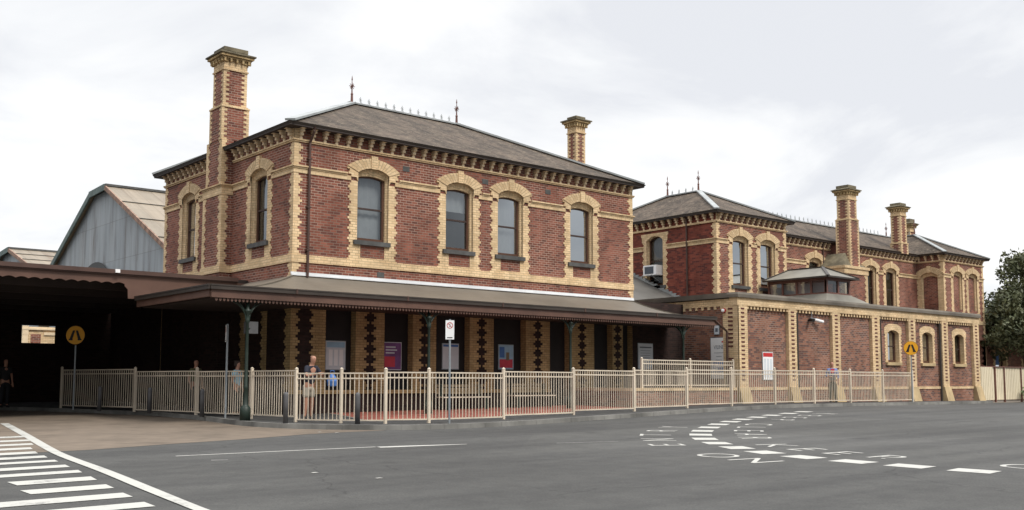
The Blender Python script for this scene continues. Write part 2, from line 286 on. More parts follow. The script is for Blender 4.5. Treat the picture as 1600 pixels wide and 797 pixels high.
# ------------------------------------------------------------------ mesh helpers
WORLD = {}
def empty(name, loc=(0, 0, 0), rz=0):
    o = bpy.data.objects.new(name, None); C.objects.link(o); o.location = loc; o.rotation_euler = (0, 0, rz)
    o.empty_display_size = .2
    WORLD[o.name] = V(loc); return o
def tag(o, label=None, cat=None, group=None, kind=None):
    if label: o['label'] = label
    if cat: o['category'] = cat
    if group: o['group'] = group
    if kind: o['kind'] = kind
    return o
def origin(o): return WORLD.get(o.name, V((0, 0, 0))) if o else V((0, 0, 0))
class MB:
    def __init__(s): s.v = []; s.f = []; s.uv = {}
    def pts(s, ps): i = len(s.v); s.v += [V(p) for p in ps]; return list(range(i, i+len(ps)))
    def face(s, ps, uv=None):
        i = s.pts(ps); s.f.append(i)
        if uv: s.uv[len(s.f)-1] = uv
    def hexa(s, a):   # 8 corners: bottom 4, top 4
        i = s.pts(a)
        for q in ((0, 3, 2, 1), (4, 5, 6, 7), (0, 1, 5, 4), (1, 2, 6, 5), (2, 3, 7, 6), (3, 0, 4, 7)): s.f.append([i[k] for k in q])
    def box(s, x0, x1, y0, y1, z0, z1):
        s.hexa([(x0, y0, z0), (x1, y0, z0), (x1, y1, z0), (x0, y1, z0), (x0, y0, z1), (x1, y0, z1), (x1, y1, z1), (x0, y1, z1)])
    def ob(s, F, u0, u1, z0, z1, d0, d1):
        s.hexa([F(u0, z0, d1), F(u1, z0, d1), F(u1, z0, d0), F(u0, z0, d0), F(u0, z1, d1), F(u1, z1, d1), F(u1, z1, d0), F(u0, z1, d0)])
    def prism(s, F, poly, d0, d1):
        n = len(poly); a = s.pts([F(u, z, d1) for u, z in poly]); b = s.pts([F(u, z, d0) for u, z in poly])
        s.f.append(a); s.f.append(b[::-1])
        for k in range(n): s.f.append([a[k], a[(k+1) % n], b[(k+1) % n], b[k]])
    def bar(s, p0, p1, w, h, up=V((0, 0, 1))):
        p0, p1 = V(p0), V(p1); d = (p1-p0).normalized(); sd = d.cross(up)
        if sd.length < 1e-4: sd = V((1, 0, 0))
        sd.normalize(); u = sd.cross(d)
        c = []
        for p in (p0, p1): c.append([p+sd*w/2*a+u*h/2*b for a, b in ((-1, -1), (1, -1), (1, 1), (-1, 1))])
        i = s.pts(c[0]+c[1])
        for q in ((0, 1, 2, 3), (7, 6, 5, 4), (0, 4, 5, 1), (1, 5, 6, 2), (2, 6, 7, 3), (3, 7, 4, 0)): s.f.append([i[k] for k in q])
    def tube(s, ps, r, n=8, caps=True):
        ps = [V(p) for p in ps]; rs = r if isinstance(r, (list, tuple)) else [r]*len(ps); rings = []
        for k, p in enumerate(ps):
            d = (ps[min(k+1, len(ps)-1)]-ps[max(k-1, 0)]).normalized()
            a = d.cross(V((0, 0, 1)) if abs(d.z) < .9 else V((1, 0, 0))).normalized(); b = d.cross(a)
            rings.append(s.pts([p+(a*math.cos(2*math.pi*j/n)+b*math.sin(2*math.pi*j/n))*rs[k] for j in range(n)]))
        for k in range(len(rings)-1):
            for j in range(n): s.f.append([rings[k][j], rings[k][(j+1) % n], rings[k+1][(j+1) % n], rings[k+1][j]])
        if caps: s.f.append(rings[0][::-1]); s.f.append(rings[-1])
    def lathe(s, c, prof, n=12):
        s.tube([(c[0], c[1], c[2]+z) for r, z in prof], [max(r, .001) for r, z in prof], n)
    def build(s, name, mat, parent=None, smooth=False):
        me = bpy.data.meshes.new(name); o0 = origin(parent)
        me.from_pydata([tuple(v-o0) for v in s.v], [], s.f); me.validate(); me.update()
        bm = bmesh.new(); bm.from_mesh(me); bmesh.ops.recalc_face_normals(bm, faces=bm.faces); bm.to_mesh(me); bm.free()
        uvl = me.uv_layers.new(name='UVMap')
        for p in me.polygons:
            n = p.normal
            if p.index in s.uv and len(s.uv[p.index]) == p.loop_total and list(p.vertices) == s.f[p.index]:
                for li, q in zip(p.loop_indices, s.uv[p.index]): uvl.data[li].uv = q
                continue
            if p.index in s.uv:
                mp = {vi: q for vi, q in zip(s.f[p.index], s.uv[p.index])}
                for li in p.loop_indices: uvl.data[li].uv = mp.get(me.loops[li].vertex_index, (0, 0))
                continue
            if abs(n.z) < .98:
                t = V((-n.y, n.x, 0)).normalized(); b = n.cross(t)
                if b.z < 0: b = -b
                if abs(t.x) > abs(t.y): t = t if t.x > 0 else -t
                else: t = t if t.y > 0 else -t
            else: t, b = V((1, 0, 0)), V((0, 1, 0))
            for li in p.loop_indices:
                w = s.v[me.loops[li].vertex_index] if False else (me.vertices[me.loops[li].vertex_index].co+o0)
                uvl.data[li].uv = (w.dot(t), w.dot(b))
        if smooth:
            for p in me.polygons: p.use_smooth = True
        o = bpy.data.objects.new(name, me); C.objects.link(o)
        if mat: me.materials.append(mat)
        if parent: o.parent = parent
        WORLD[o.name] = V(o0); return o
def inst(src, parent, loc, rz=0, name=None):
    o = src.copy(); C.objects.link(o); o.parent = parent; o.location = V(loc)-origin(parent); o.rotation_euler = (0, 0, rz)
    return o
def Fr(axis, c, sgn):
    """wall frame: u runs along x or y, z up, d outward"""
    if axis == 'x': return lambda u, z, d=0: V((u, c+sgn*d, z))
    return lambda u, z, d=0: V((c+sgn*d, u, z))
CH = .0875
TOOTH = (0, 1, 2, 1)
def teeth(mb, F, e0, sgn, z0, z1, base, step, d0=0, d1=.015, inner=0, per=TOOTH):
    """strip from e0+sgn*inner outward to base + step*tooth, course by course"""
    k = math.ceil(z0/CH-1e-6); z = z0
    while z < z1-1e-4:
        zn = min(z1, (math.floor(z/CH+1e-4)+1)*CH)
        w = base+step*per[int(math.floor(z/CH+1e-4)) % len(per)]
        a, b = e0+sgn*inner, e0+sgn*w
        mb.ob(F, min(a, b), max(a, b), z, zn, d0, d1); z = zn
def arc(u0, u1, zs, rise, n=12):
    hw = (u1-u0)/2; c = (u0+u1)/2
    if rise < 1e-3: return [(u0, zs), (u1, zs)]
    r = (hw*hw+rise*rise)/(2*rise); zc = zs+rise-r; a0 = math.asin(min(1, hw/r))
    return [(c+r*math.sin(-a0+2*a0*k/n), zc+r*math.cos(-a0+2*a0*k/n)) for k in range(n+1)]
def wall(F, u0, u1, z0, z1, holes, d=0):
    mb = MB(); us = sorted({u0, u1, *[h[0] for h in holes], *[h[1] for h in holes]})
    zs = sorted({z0, z1, *[h[2] for h in holes], *[h[3] for h in holes], *[h[3]+h[4] for h in holes]})
    for a, b in zip(us, us[1:]):
        for p, q in zip(zs, zs[1:]):
            cu, cz = (a+b)/2, (p+q)/2; inh = None
            for h in holes:
                if h[0] < cu < h[1] and h[2] < cz < h[3]+h[4]: inh = h
            if not inh: mb.face([F(a, p, d), F(b, p, d), F(b, q, d), F(a, q, d)])
    for h in holes:
        if h[4] > 1e-3:
            A = arc(h[0], h[1], h[3], h[4]); zt = h[3]+h[4]
            for k in range(len(A)-1):
                mb.face([F(A[k][0], A[k][1], d), F(A[k+1][0], A[k+1][1], d), F(A[k+1][0], zt, d), F(A[k][0], zt, d)])
    return mb

def surround(par, F, u0, u1, zs, zsp, rise, zb, zt, wide=.27, step=.06, dep=.19, hood=True, key=True, d=0, panel=True, flat=False, bar=True, mat='yel'):
    """cream dressings of one window: toothed jambs, hood arch, reveal, apron"""
    mb = MB()
    for sg, e0 in ((-1, u0), (1, u1)):
        teeth(mb, F, e0, sg, zb, zt, wide, step, d, d+.019)
    A = arc(u0, u1, zsp, rise)
    # reveal
    P = [(u0, zs)]+A+[(u1, zs)]
    for k in range(len(P)-1):
        mb.face([F(*P[k], d+.015), F(*P[k+1], d+.015), F(*P[k+1], d-dep), F(*P[k], d-dep)])
    # inner chamfered order, a bit in from the wall face
    inn = .055
    B = arc(u0+inn, u1-inn, zsp-.12, rise-.10); Q = [(u0+inn, zs)]+B+[(u1-inn, zs)]
    for k in range(len(P)-1):
        mb.face([F(*P[k], d-.06), F(*P[k+1], d-.06), F(*Q[k+1], d-.11), F(*Q[k], d-.11)])
        mb.face([F(*Q[k], d-.11), F(*Q[k+1], d-.11), F(*Q[k+1], d-dep), F(*Q[k], d-dep)])
    if hood:
        ex = .42 if not flat else .3; top = zsp+rise+.34
        A2 = arc(u0, u1, zsp+.02, rise, 14); hw = (u1-u0)/2; cu = (u0+u1)/2
        O = arc(u0-ex, u1+ex, zsp+.19, rise+.17, 14); dd = d+.075; L = 0
        for k in range(14):
            a, b, c, e_ = A2[k], A2[k+1], O[k+1], O[k]
            w = math.dist(a, b); uv = [(0, L), (0, L+w), (.48, L+w), (.48, L)]
            mb.face([F(*a, dd), F(*b, dd), F(*c, dd), F(*e_, dd)], uv)
            mb.face([F(*e_, dd), F(*c, dd), F(*c, d), F(*e_, d)])
            mb.face([F(*a, dd), F(*b, dd), F(*b, d), F(*a, d)])
            L += w
        for sg, e0, oo in ((-1, A2[0], O[0]), (1, A2[-1], O[-1])):
            # stepped springers either side
            mb.face([F(e0[0], e0[1], dd), F(oo[0], oo[1], dd), F(oo[0], oo[1], d), F(e0[0], e0[1], d)])
            zz = oo[1]
            for j, wd in enumerate((ex, ex-.09, ex-.05, ex-.15)):
                z1_ = zz-j*CH; z0_ = z1_-CH
                if z0_ < zt-.01: z0_ = zt-.01
                if z1_-z0_ < .01: break
                a_, b_ = e0[0], e0[0]+sg*wd
                mb.ob(F, min(a_, b_), max(a_, b_), z0_, z1_-.001, d, dd-.02)
            # filler between springer top and arch
            mb.prism(F, [(e0[0], zt), (e0[0], e0[1]), (oo[0], oo[1]), (e0[0]+sg*.2, oo[1]-.1)], d, dd-.025)
        if key:
            mb.prism(F, [(cu-.11, zsp+rise+.0), (cu+.11, zsp+rise+.0), (cu+.13, top+.10), (cu-.13, top+.10)], d, d+.10)
    if panel and zs-zb > .2:
        mb.ob(F, u0, u0+.14, zb, zs-.14, d, d+.015); mb.ob(F, u1-.14, u1, zb, zs-.14, d, d+.015)
        mb.ob(F, u0+.14, u1-.14, zb, zb+.08, d, d+.015)
    o = mb.build('window_surround', M[mat], par); return o
def window(par, F, u0, u1, zs, zsp, rise, dep=.19, d=0, sill=True, blind=.5, blocked=None, mid=True, sillmat='sill'):
    """sash window: brown frame > pane, blind, sill"""
    if blocked:
        mb = wall(lambda u, z, dd=0: F(u, z, d-dep+dd), u0, u1, zs, zsp, [])
        A = arc(u0, u1, zsp, rise)
        mb.face([F(u, z, d-dep) for u, z in A])
        o = mb.build('blocked_window', M[blocked], par)
    else:
        mb = MB(); i = .075; A = arc(u0, u1, zsp, rise); B = arc(u0+i, u1-i, zsp-i*.2, rise-i*.5)
        P = [(u0, zs)]+A+[(u1, zs)]; Q = [(u0+i, zs+.12)]+B+[(u1-i, zs+.12)]
        for k in range(len(P)-1):
            mb.face([F(*P[k], d-dep), F(*P[k+1], d-dep), F(*Q[k+1], d-dep), F(*Q[k], d-dep)])
            mb.face([F(*Q[k], d-dep), F(*Q[k+1], d-dep), F(*Q[k+1], d-dep-.08), F(*Q[k], d-dep-.08)])
        mb.face([F(*P[0], d-dep), F(*Q[0], d-dep), F(*Q[-1], d-dep), F(*P[-1], d-dep)])
        mb.face([F(*Q[0], d-dep), F(*Q[-1], d-dep), F(*Q[-1], d-dep-.08), F(*Q[0], d-dep-.08)])
        o = mb.build('window', M['frame'], par)
        zm_ = zs+.5*(zsp+rise-zs)
        if mid:
            r = MB(); r.ob(F, u0+i, u1-i, zm_-.03, zm_+.03, d-dep-.075, d-dep-.01)
            r.build('meeting_rail', M['sashdark'], o)
        p = MB(); p.face([F(u, z, d-dep-.05) for u, z in Q]); p.build('pane', M['glass'], o)
        if blind:
            b = MB(); zb_ = zsp+rise-(zsp+rise-zs)*blind
            for k in range(8):
                ua, ub = u0+(u1-u0)*k/8, u0+(u1-u0)*(k+1)/8; dd = .03*(k % 2)
                b.face([F(ua, zb_, d-dep-.20-dd), F(ub, zb_, d-dep-.20-.03+dd), F(ub, zsp+rise, d-dep-.23+dd), F(ua, zsp+rise, d-dep-.20-dd)])
            b.build('blind', M['blind'], o)
    if sill:
        s = MB(); s.ob(F, u0-.20, u1+.12, zs-.15, zs, d-dep, d+.10); s.build('sill', M[sillmat], o)
    return o
def room(par, x0, x1, y0, y1, z0, z1):
    mb = MB(); mb.box(x0, x1, y0, y1, z0, z1); return mb.build('interior', M['room'], par)

# corbel prototype: faces -Y, hangs under the eave, origin at its bottom on the wall
def corbel_mesh(parent):
    mb = MB(); F = Fr('x', 0, -1)
    for k, (w, z0, z1, d1) in enumerate(((.10, 0, .075, .06), (.05, .075, .115, .075), (.12, .115, .19, .125), (.055, .19, .23, .14), (.135, .23, .30, .19), (.07, .30, .33, .20), (.17, .33, .385, .25))):
        mb.ob(F, -w/2, w/2, z0, z1, -.02, d1)
    return mb
COR = [None]
def corbels(par, axis, c, sgn, us, z):
    """eave brackets along one wall"""
    rz = {('x', -1): 0, ('x', 1): math.pi, ('y', -1): -math.pi/2, ('y', 1): math.pi/2}[(axis, sgn)]
    F = Fr(axis, c, sgn)
    for u in us:
        if COR[0] is None:
            mb = corbel_mesh(None); me_o = mb.build('eave_bracket', M['corbel'], None)
            COR[0] = me_o; me_o.parent = par; me_o.location = F(u, z)-origin(par); me_o.rotation_euler = (0, 0, rz)
        else: inst(COR[0], par, F(u, z), rz)
def frange(a, b, n): return [a+(b-a)*k/(n-1) for k in range(n)]

def course_bands(mb, F, u0, u1, gaps, z0, z1, d1, d0=0):
    e_ = [u0]
    for a, b in sorted(gaps): e_ += [a, b]
    e_.append(u1)
    for a, b in zip(e_[::2], e_[1::2]):
        if b-a > .02: mb.ob(F, a, b, z0, z1, d0, d1)

def facade(par, axis, c, sgn, u0, u1, zb, wins, zsb=3.82, wallmat='red', ends=(1, 1), corb=True, sillband=True, low=True, blk=None, pitch=.442, cz=7.75, blind=(.5,), mouldgap=(), wallz=8.22, sillmat='sill', wstep=.06, wide=.25):
    F = Fr(axis, c, sgn)
    holes = [(a, b, zs, zp, rs) for a, b, zs, zp, rs in wins]
    wall(F, u0, u1, zb, wallz, holes).build('wall', M[wallmat], par)
    gaps = [(a-.42, b+.42) for a, b, *_ in wins]; jg = [(a, b) for a, b, *_ in wins]
    ee = [u0]
    for a, b in sorted([(a, b) for a, b, *_ in wins]+[(a+.42, b-.42) for a, b in mouldgap]): ee += [a, b]
    ee.append(u1)
    for k, (a, b) in enumerate(zip(ee[::2], ee[1::2])):
        la, lb = (a-.0 if k == 0 else a+.26), (b+.0 if k == len(ee)//2-1 else b-.26)
        if k and la > a and any(abs(a-(q-.42)) < 1e-6 for _, q in mouldgap): la = a+.42
        if any(abs(b-(q+.42)) < 1e-6 for q, _ in mouldgap): lb = b-.42
        wa, wb = (0 if k == 0 else .16), (0 if k == len(ee)//2-1 else .16)
        if abs(la-a-.42) < 1e-6: wa = 0
        if abs(b-lb-.42) < 1e-6: wb = 0
        ea, eb = (1 if k == 0 else 0), (1 if k == len(ee)//2-1 else 0)
        mb = MB()
        mb.ob(F, la-.02*ea, lb+.02*eb, 6.73, 6.88, 0, .03)
        if lb-wb-la-wa > .05:
            mb.ob(F, la+wa-.05*ea, lb-wb+.05*eb, 6.88, 6.93, 0, .055); mb.ob(F, la+wa-.08*ea, lb-wb+.08*eb, 6.93, 6.975, 0, .09)
        mb.build('string_course', M['yel'], par)
    mb = MB(); course_bands(mb, F, u0-.06, u1+.06, list(mouldgap), cz, cz+.045, .05); course_bands(mb, F, u0-.09, u1+.09, list(mouldgap), cz+.045, cz+.09, .08)
    mb.build('cornice_string', M['yel'], par)
    if sillband:
        mb = MB(); course_bands(mb, F, u0-.03, u1+.03, list(mouldgap), zsb, zsb+.25, .045); mb.build('sill_band', M['yel'], par)
    # quoins
    mb = MB()
    for en, e0, sg in ((ends[0], u0, 1), (ends[1], u1, -1)):
        if en:
            for a, b in ((zb if low else zsb+.25, zsb), (zsb+.25, 6.73), (6.975, cz)):
                if b > a: mb = MB(); teeth(mb, F, e0-sg*.012, sg, a, b, .16, .075); mb.build('quoin', M['yel'], par)
            mb = MB(); mb.ob(F, min(e0-sg*.012, e0+sg*.2), max(e0-sg*.012, e0+sg*.2), cz+.09, wallz-.02, 0, .012); mb.build('quoin', M['yel'], par)
    for k, (a, b, zs, zp, rs) in enumerate(wins):
        bk = blk[k] if blk else None
        surround(par, F, a, b, zs, zp, rs, zsb+.25, 6.73, step=wstep, wide=wide)
        window(par, F, a+.055, b-.055, zs, zp-.12, rs-.10, blocked=bk, blind=blind[k % len(blind)], sill=not bk, sillmat=sillmat)
    if corb:
        n = max(2, round((u1-u0-.4)/pitch)); us = [u0+.2+(u1-u0-.4)*k/n for k in range(n+1)]
        us = [u for u in us if not any(a < u < b for a, b in mouldgap)]
        corbels(par, axis, c, sgn, us, cz+.092)
    return F

def eaves(par, x0, x1, y0, y1, o=.40, z=8.3, gut=.10):
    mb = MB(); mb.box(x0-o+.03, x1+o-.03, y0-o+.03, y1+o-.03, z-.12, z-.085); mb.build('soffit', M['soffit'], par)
    mb = MB()
    a, b, c, d = x0-o, x1+o, y0-o, y1+o; w = .09
    # gutter ring with a slanted outer face
    for (p, q, nrm) in (((a, c), (b, c), (0, -1)), ((b, c), (b, d), (1, 0)), ((b, d), (a, d), (0, 1)), ((a, d), (a, c), (-1, 0))):
        for z0, z1, o0, o1 in ((z-.12, z-.06, -.06, -.02), (z-.06, z, -.02, .02)):
            tx_, ty_ = (1, 0) if nrm[0] == 0 else (0, 1)
            pa = V((p[0], p[1], 0)); qa = V((q[0], q[1], 0)); dr = (qa-pa).normalized(); n3 = V((*nrm, 0))
            A0 = pa-dr*o0+n3*o0; B0 = qa+dr*o0+n3*o0; A1 = pa-dr*o1+n3*o1; B1 = qa+dr*o1+n3*o1
            mb.face([A0+V((0, 0, z0)), B0+V((0, 0, z0)), B1+V((0, 0, z1)), A1+V((0, 0, z1))])
        A1 = pa-dr*.02+n3*.02; B1 = qa+dr*.02+n3*.02; A2 = pa+dr*w-n3*w; B2 = qa-dr*w-n3*w
        mb.face([A1+V((0, 0, z)), B1+V((0, 0, z)), B2+V((0, 0, z)), A2+V((0, 0, z))])
    mb.build('gutter', M['gutter'], par)
def hip(par, x0, x1, y0, y1, r0, r1, o=.36, z=8.28, mat='slate', hw=.34):
    """hipped roof with ridge r0-r1 (3D points) over the rectangle"""
    a, b, c, d = x0-o, x1+o, y0-o, y1+o
    P = [V((a, c, z)), V((b, c, z)), V((b, d, z)), V((a, d, z))]; r0, r1 = V(r0), V(r1)
    mb = MB()
    if abs(r1.x-r0.x) > abs(r1.y-r0.y):
        fs = [(P[0], P[1], r1, r0), (P[1], P[2], r1), (P[2], P[3], r0, r1), (P[3], P[0], r0)]; hp = ((P[0], r0), (P[3], r0), (P[1], r1), (P[2], r1))
    else:
        fs = [(P[0], P[1], r0), (P[1], P[2], r1, r0), (P[2], P[3], r1), (P[3], P[0], r0, r1)]; hp = ((P[0], r0), (P[1], r0), (P[2], r1), (P[3], r1))
    for f in fs: mb.face(list(f))
    ro = mb.build('roof', M[mat], par)
    mb = MB()
    for p, q in hp: mb.bar(p+V((0, 0, .05)), q+V((0, 0, .05)), hw, .07)
    mb.bar(r0+V((0, 0, .03)), r1+V((0, 0, .03)), .24, .06)
    mb.build('ridge_flashing', M['lead'], ro)
    return ro
def finial(ro, p, h=1.2):
    mb = MB(); x, y, z = p
    mb.lathe((x, y, z-.05), [(.11, 0), (.10, .08), (.055, .14), (.045, .42), (.06, .45), (.03, .5), (.022, .62*h), (.045, .64*h), (.02, .68*h), (.014, .84*h), (.03, .86*h), (.006, h)], 8)
    for a in (0, math.pi/2):
        c, s = math.cos(a), math.sin(a)
        mb.bar((x-.13*c, y-.13*s, z+.60*h), (x+.13*c, y+.13*s, z+.60*h), .022, .022)
        mb.bar((x-.09*c, y-.09*s, z+.52*h), (x+.09*c, y+.09*s, z+.68*h), .016, .016)
        mb.bar((x-.09*c, y-.09*s, z+.68*h), (x+.09*c, y+.09*s, z+.52*h), .016, .016)
    return mb.build('finial', M['lantern'], ro)
def cresting(ro, p0, p1, pitch=.40):
    p0, p1 = V(p0), V(p1); L = (p1-p0).length; n = int(L/pitch); d = (p1-p0).normalized(); mb = MB(); up = V((0, 0, 1))
    for k in range(n):
        c = p0+d*(L*(k+.5)/n); s = .30
        mb.bar(c, c+up*s, .014, .014)
        mb.bar(c+up*.17-d*.075, c+up*.17+d*.075, .014, .014)
        mb.bar(c+up*.10-d*.05, c+up*.24+d*.05, .012, .012); mb.bar(c+up*.10+d*.05, c+up*.24-d*.05, .012, .012)
        # scrolls between the stars
        q = c+d*(L/n/2)
        for j in range(5):
            t0, t1 = j/5, (j+1)/5
            f = lambda t: c+d*(L/n)*t+up*(.10*(2*t-1)**2+.01)
            mb.bar(f(t0), f(t1), .012, .012)
    return mb.build('ridge_cresting', M['lead'], ro)
def chimney(par, cx, cy, hx, hy, zb, zstep, zneck, zcap, grow=.08, wallmat='red'):
    """chimney > quoins, neck, cap"""
    mb = MB(); mb.box(cx-hx-grow, cx+hx+grow, cy-hy-grow, cy+hy+grow, zb, zstep); mb.box(cx-hx, cx+hx, cy-hy, cy+hy, zstep, zneck)
    ch = mb.build('chimney', M[wallmat], par)
    q = MB()
    def ring(hx_, hy_, z0, z1):
        z = z0; k = 0
        while z < z1-1e-3:
            zn = min(z+CH, z1); a, b = ((.26, .13), (.13, .26))[k % 2] if True else 0; a2 = (.21, .10)[k % 2]
            for sx in (-1, 1):
                for sy in (-1, 1):
                    ex, ey = cx+sx*(hx_+.01), cy+sy*(hy_+.01)
                    q.box(min(ex, ex-sx*a2), max(ex, ex-sx*a2), min(ey, ey-sy*.06), max(ey, ey-sy*.06), z, zn)
                    q.box(min(ex, ex-sx*.06), max(ex, ex-sx*.06), min(ey-sy*.0602, ey-sy*a2), max(ey-sy*.0602, ey-sy*a2), z, zn)
            z = zn; k += 1
    ring(hx+grow, hy+grow, zb, zstep-.06); ring(hx, hy, zstep+.03, zneck)
    q.box(cx-hx-grow-.03, cx+hx+grow+.03, cy-hy-grow-.03, cy+hy+grow+.03, zstep-.06, zstep)
    q.box(cx-hx-grow+.02, cx+hx+grow-.02, cy-hy-grow+.02, cy+hy+grow-.02, zstep, zstep+.05)
    q.box(cx-hx-.045, cx+hx+.045, cy-hy-.045, cy+hy+.045, zneck, zneck+.05)
    q.box(cx-hx-.01, cx+hx+.01, cy-hy-.01, cy+hy+.01, zneck+.05, zneck+.36)
    q.build('cream_dressing', M['yel'], ch)
    c = MB(); z = zneck+.36
    for k, (g, h) in enumerate(((.06, .06), (.12, .06), (.19, .09))):
        c.box(cx-hx-g, cx+hx+g, cy-hy-g, cy+hy+g, z, z+h); z += h
    # little dentils under the cap
    for sx in frange(-hx-.02, hx+.02, 5):
        for sy in (-1, 1): c.box(cx+sx-.035, cx+sx+.035, cy+sy*(hy+.0)-.13, cy+sy*(hy+.0)+.13, zneck+.30, zneck+.42)
    for sy in frange(-hy-.02, hy+.02, 5):
        for sx in (-1, 1): c.box(cx+sx*hx-.13, cx+sx*hx+.13, cy+sy-.035, cy+sy+.035, zneck+.302, zneck+.422)
    c.build('cornice', M['yeld'], ch)
    t = MB(); g = .245
    t.box(cx-hx-g, cx+hx+g, cy-hy-g, cy+hy+g, z, z+.05)
    a, b = g-.0, -.02; z2 = z+.05
    lo = [(cx-hx-a, cy-hy-a, z2), (cx+hx+a, cy-hy-a, z2), (cx+hx+a, cy+hy+a, z2), (cx-hx-a, cy+hy+a, z2)]
    hi = [(cx-hx-b, cy-hy-b, z2+.10), (cx+hx+b, cy-hy-b, z2+.10), (cx+hx+b, cy+hy+b, z2+.10), (cx-hx-b, cy+hy+b, z2+.10)]
    t.hexa(lo+hi); t.box(cx-hx-.02, cx+hx+.02, cy-hy-.02, cy+hy+.02, z2+.10, zcap)
    t.build('cap', M['capstone'], ch)
    return ch

# ------------------------------------------------------------------ ground
def g(x, y):
    s = .64*x+.76*y
    if s > 20: s = 44-2*math.log1p(math.exp(min(40, (44-s)/2))) if s < 120 else 44
    s = max(s, -25)
    return -1.70+.0165*s-.0075*min(max(x-35, 0), 60)
def sheet_grid(name, xs, ys, off, mat, kind='structure'):
    mb = MB()
    for i in range(len(xs)-1):
        for j in range(len(ys)-1):
            mb.face([(x, y, g(x, y)+off) for x, y in ((xs[i], ys[j]), (xs[i+1], ys[j]), (xs[i+1], ys[j+1]), (xs[i], ys[j+1]))])
    o = mb.build(name, mat); 
    bm = bmesh.new(); bm.from_mesh(o.data); bmesh.ops.remove_doubles(bm, verts=bm.verts, dist=1e-4)
    for f in bm.faces:
        if f.normal.z < 0: f.normal_flip()
    bm.to_mesh(o.data); bm.free()
    return tag(o, kind=kind)
xs = [-1500, -400, -120, -60, -30]+[x for x in range(-20, 110, 2)]+[120, 160, 300, 800, 1800]
ys = [-800, -200, -60, -30]+[y for y in range(-20, 80, 2)]+[90, 120, 200, 500, 1800]
tag(sheet_grid('road', xs, ys, 0, M['asphalt']), 'grey asphalt forecourt road with white painted markings')
def poly_sheet(name, pts, off, mat, sub=None, kind='structure', label=None):
    bm = bmesh.new(); vs = [bm.verts.new((x, y, 0)) for x, y in pts]; bm.faces.new(vs)
    bmesh.ops.triangulate(bm, faces=bm.faces)
    lo = (min(p[0] for p in pts), min(p[1] for p in pts)); hi = (max(p[0] for p in pts), max(p[1] for p in pts))
    step = 1.0 if sub is None else sub
    x = math.ceil(lo[0]/step)*step
    for ax, l, h in ((0, lo[0], hi[0]), (1, lo[1], hi[1])):
        x = math.ceil(l/step)*step
        while x < h:
            n = (1, 0, 0) if ax == 0 else (0, 1, 0); c = (x, 0, 0) if ax == 0 else (0, x, 0)
            bmesh.ops.bisect_plane(bm, geom=bm.verts[:]+bm.edges[:]+bm.faces[:], plane_co=c, plane_no=n); x += step
    for v in bm.verts: v.co.z = g(v.co.x, v.co.y)+off
    for f in bm.faces:
        f.normal_update()
        if f.normal.z < 0: f.normal_flip()
    me = bpy.data.meshes.new(name); uvl = bm.loops.layers.uv.new('UVMap')
    for f in bm.faces:
        for l_ in f.loops: l_[uvl].uv = (l_.vert.co.x, l_.vert.co.y)
    bm.to_mesh(me); bm.free(); me.materials.append(mat)
    o = bpy.data.objects.new(name, me); C.objects.link(o); WORLD[o.name] = V((0, 0, 0))
    return tag(o, label, kind=kind)
KERB = [(8.6, 45.5), (9.4, 43.4), (10.1, 41.35), (11.2, 38.9), (12.2, 36.0), (12.9, 33.3), (12.98, 30.5), (12.85, 28.4), (12.72, 26.6), (12.95, 25.2), (13.45, 24.1), (14.24, 23.1), (15.1, 22.35), (16.2, 21.95), (17.5, 21.85), (19.5, 22.0), (22.0, 22.45), (24.7, 22.95), (28, 23.6), (31.4, 24.1), (34.6, 24.28), (39, 24.3), (44, 24.35), (48, 24.6), (52, 25.1), (55.2, 25.65), (56.6, 26.05)]
def smooth_line(P, n=4):
    out = []
    for i in range(len(P)-1):
        p0, p1, p2, p3 = P[max(i-1, 0)], P[i], P[i+1], P[min(i+2, len(P)-1)]
        for k in range(n):
            t = k/n
            out.append(tuple(.5*((2*p1[a])+(-p0[a]+p2[a])*t+(2*p0[a]-5*p1[a]+4*p2[a]-p3[a])*t*t+(-p0[a]+3*p1[a]-3*p2[a]+p3[a])*t**3) for a in (0, 1)))
    return out+[P[-1]]
KL = smooth_line(KERB, 3)
def offset(P, d):
    out = []
    for i, p in enumerate(P):
        a, b = V(P[max(i-1, 0)]), V(P[min(i+1, len(P)-1)]); t = (b-a).normalized(); out.append((p[0]-t.y*d, p[1]+t.x*d))
    return out
KI = offset(KL, .16)     # inner edge of kerb
poly_sheet('path', KI+[(56.6, 31), (56.6, 48), (8.8, 48)], .126, M['path'], label='dark asphalt footpath around the station')
def kerb_obj():
    mb = MB()
    # individual kerb stones with thin joints
    for i in range(len(KL)-1):
        a, b, c, d = KL[i], KL[i+1], KI[i+1], KI[i]
        def L(p, q, t): return (p[0]+(q[0]-p[0])*t, p[1]+(q[1]-p[1])*t)
        j = .006
        a, b, c, d = L(a, b, j), L(a, b, 1-j), L(d, c, 1-j), L(d, c, j)
        z = lambda p, o: (p[0], p[1], g(*p)+o)
        oo = L(a, d, .12), L(b, c, .12)
        mb.hexa([z(a, -.05), z(b, -.05), z(c, -.05), z(d, -.05), z(oo[0], .13), z(oo[1], .13), z(c, .13), z(d, .13)])
    o = mb.build('kerb', M['kerb']); return tag(o, 'pale stone kerb following the footpath edge', kind='structure')
kerb_obj()
poly_sheet('concrete_apron', [(2, 21.1), (5.9, 21.1), (6.9, 21.1), (8.4, 21.5), (10.6, 21.9), (12.2, 22.4), (13.3, 22.55), (14.6, 22.5)]+[p for p in offset(KL, -.02) if p[1] > 22.35 and p[0] < 14.9][::-1]+[(2, 46)], .004, M['apron'], label='beige concrete apron beside the kerb under the canopy')
poly_sheet('driveway', [(56.7, 26.0), (60, 26.3), (95, 29), (95, 38), (56.7, 38)], .02, M['drive'], label='pale concrete driveway by the cream fence')
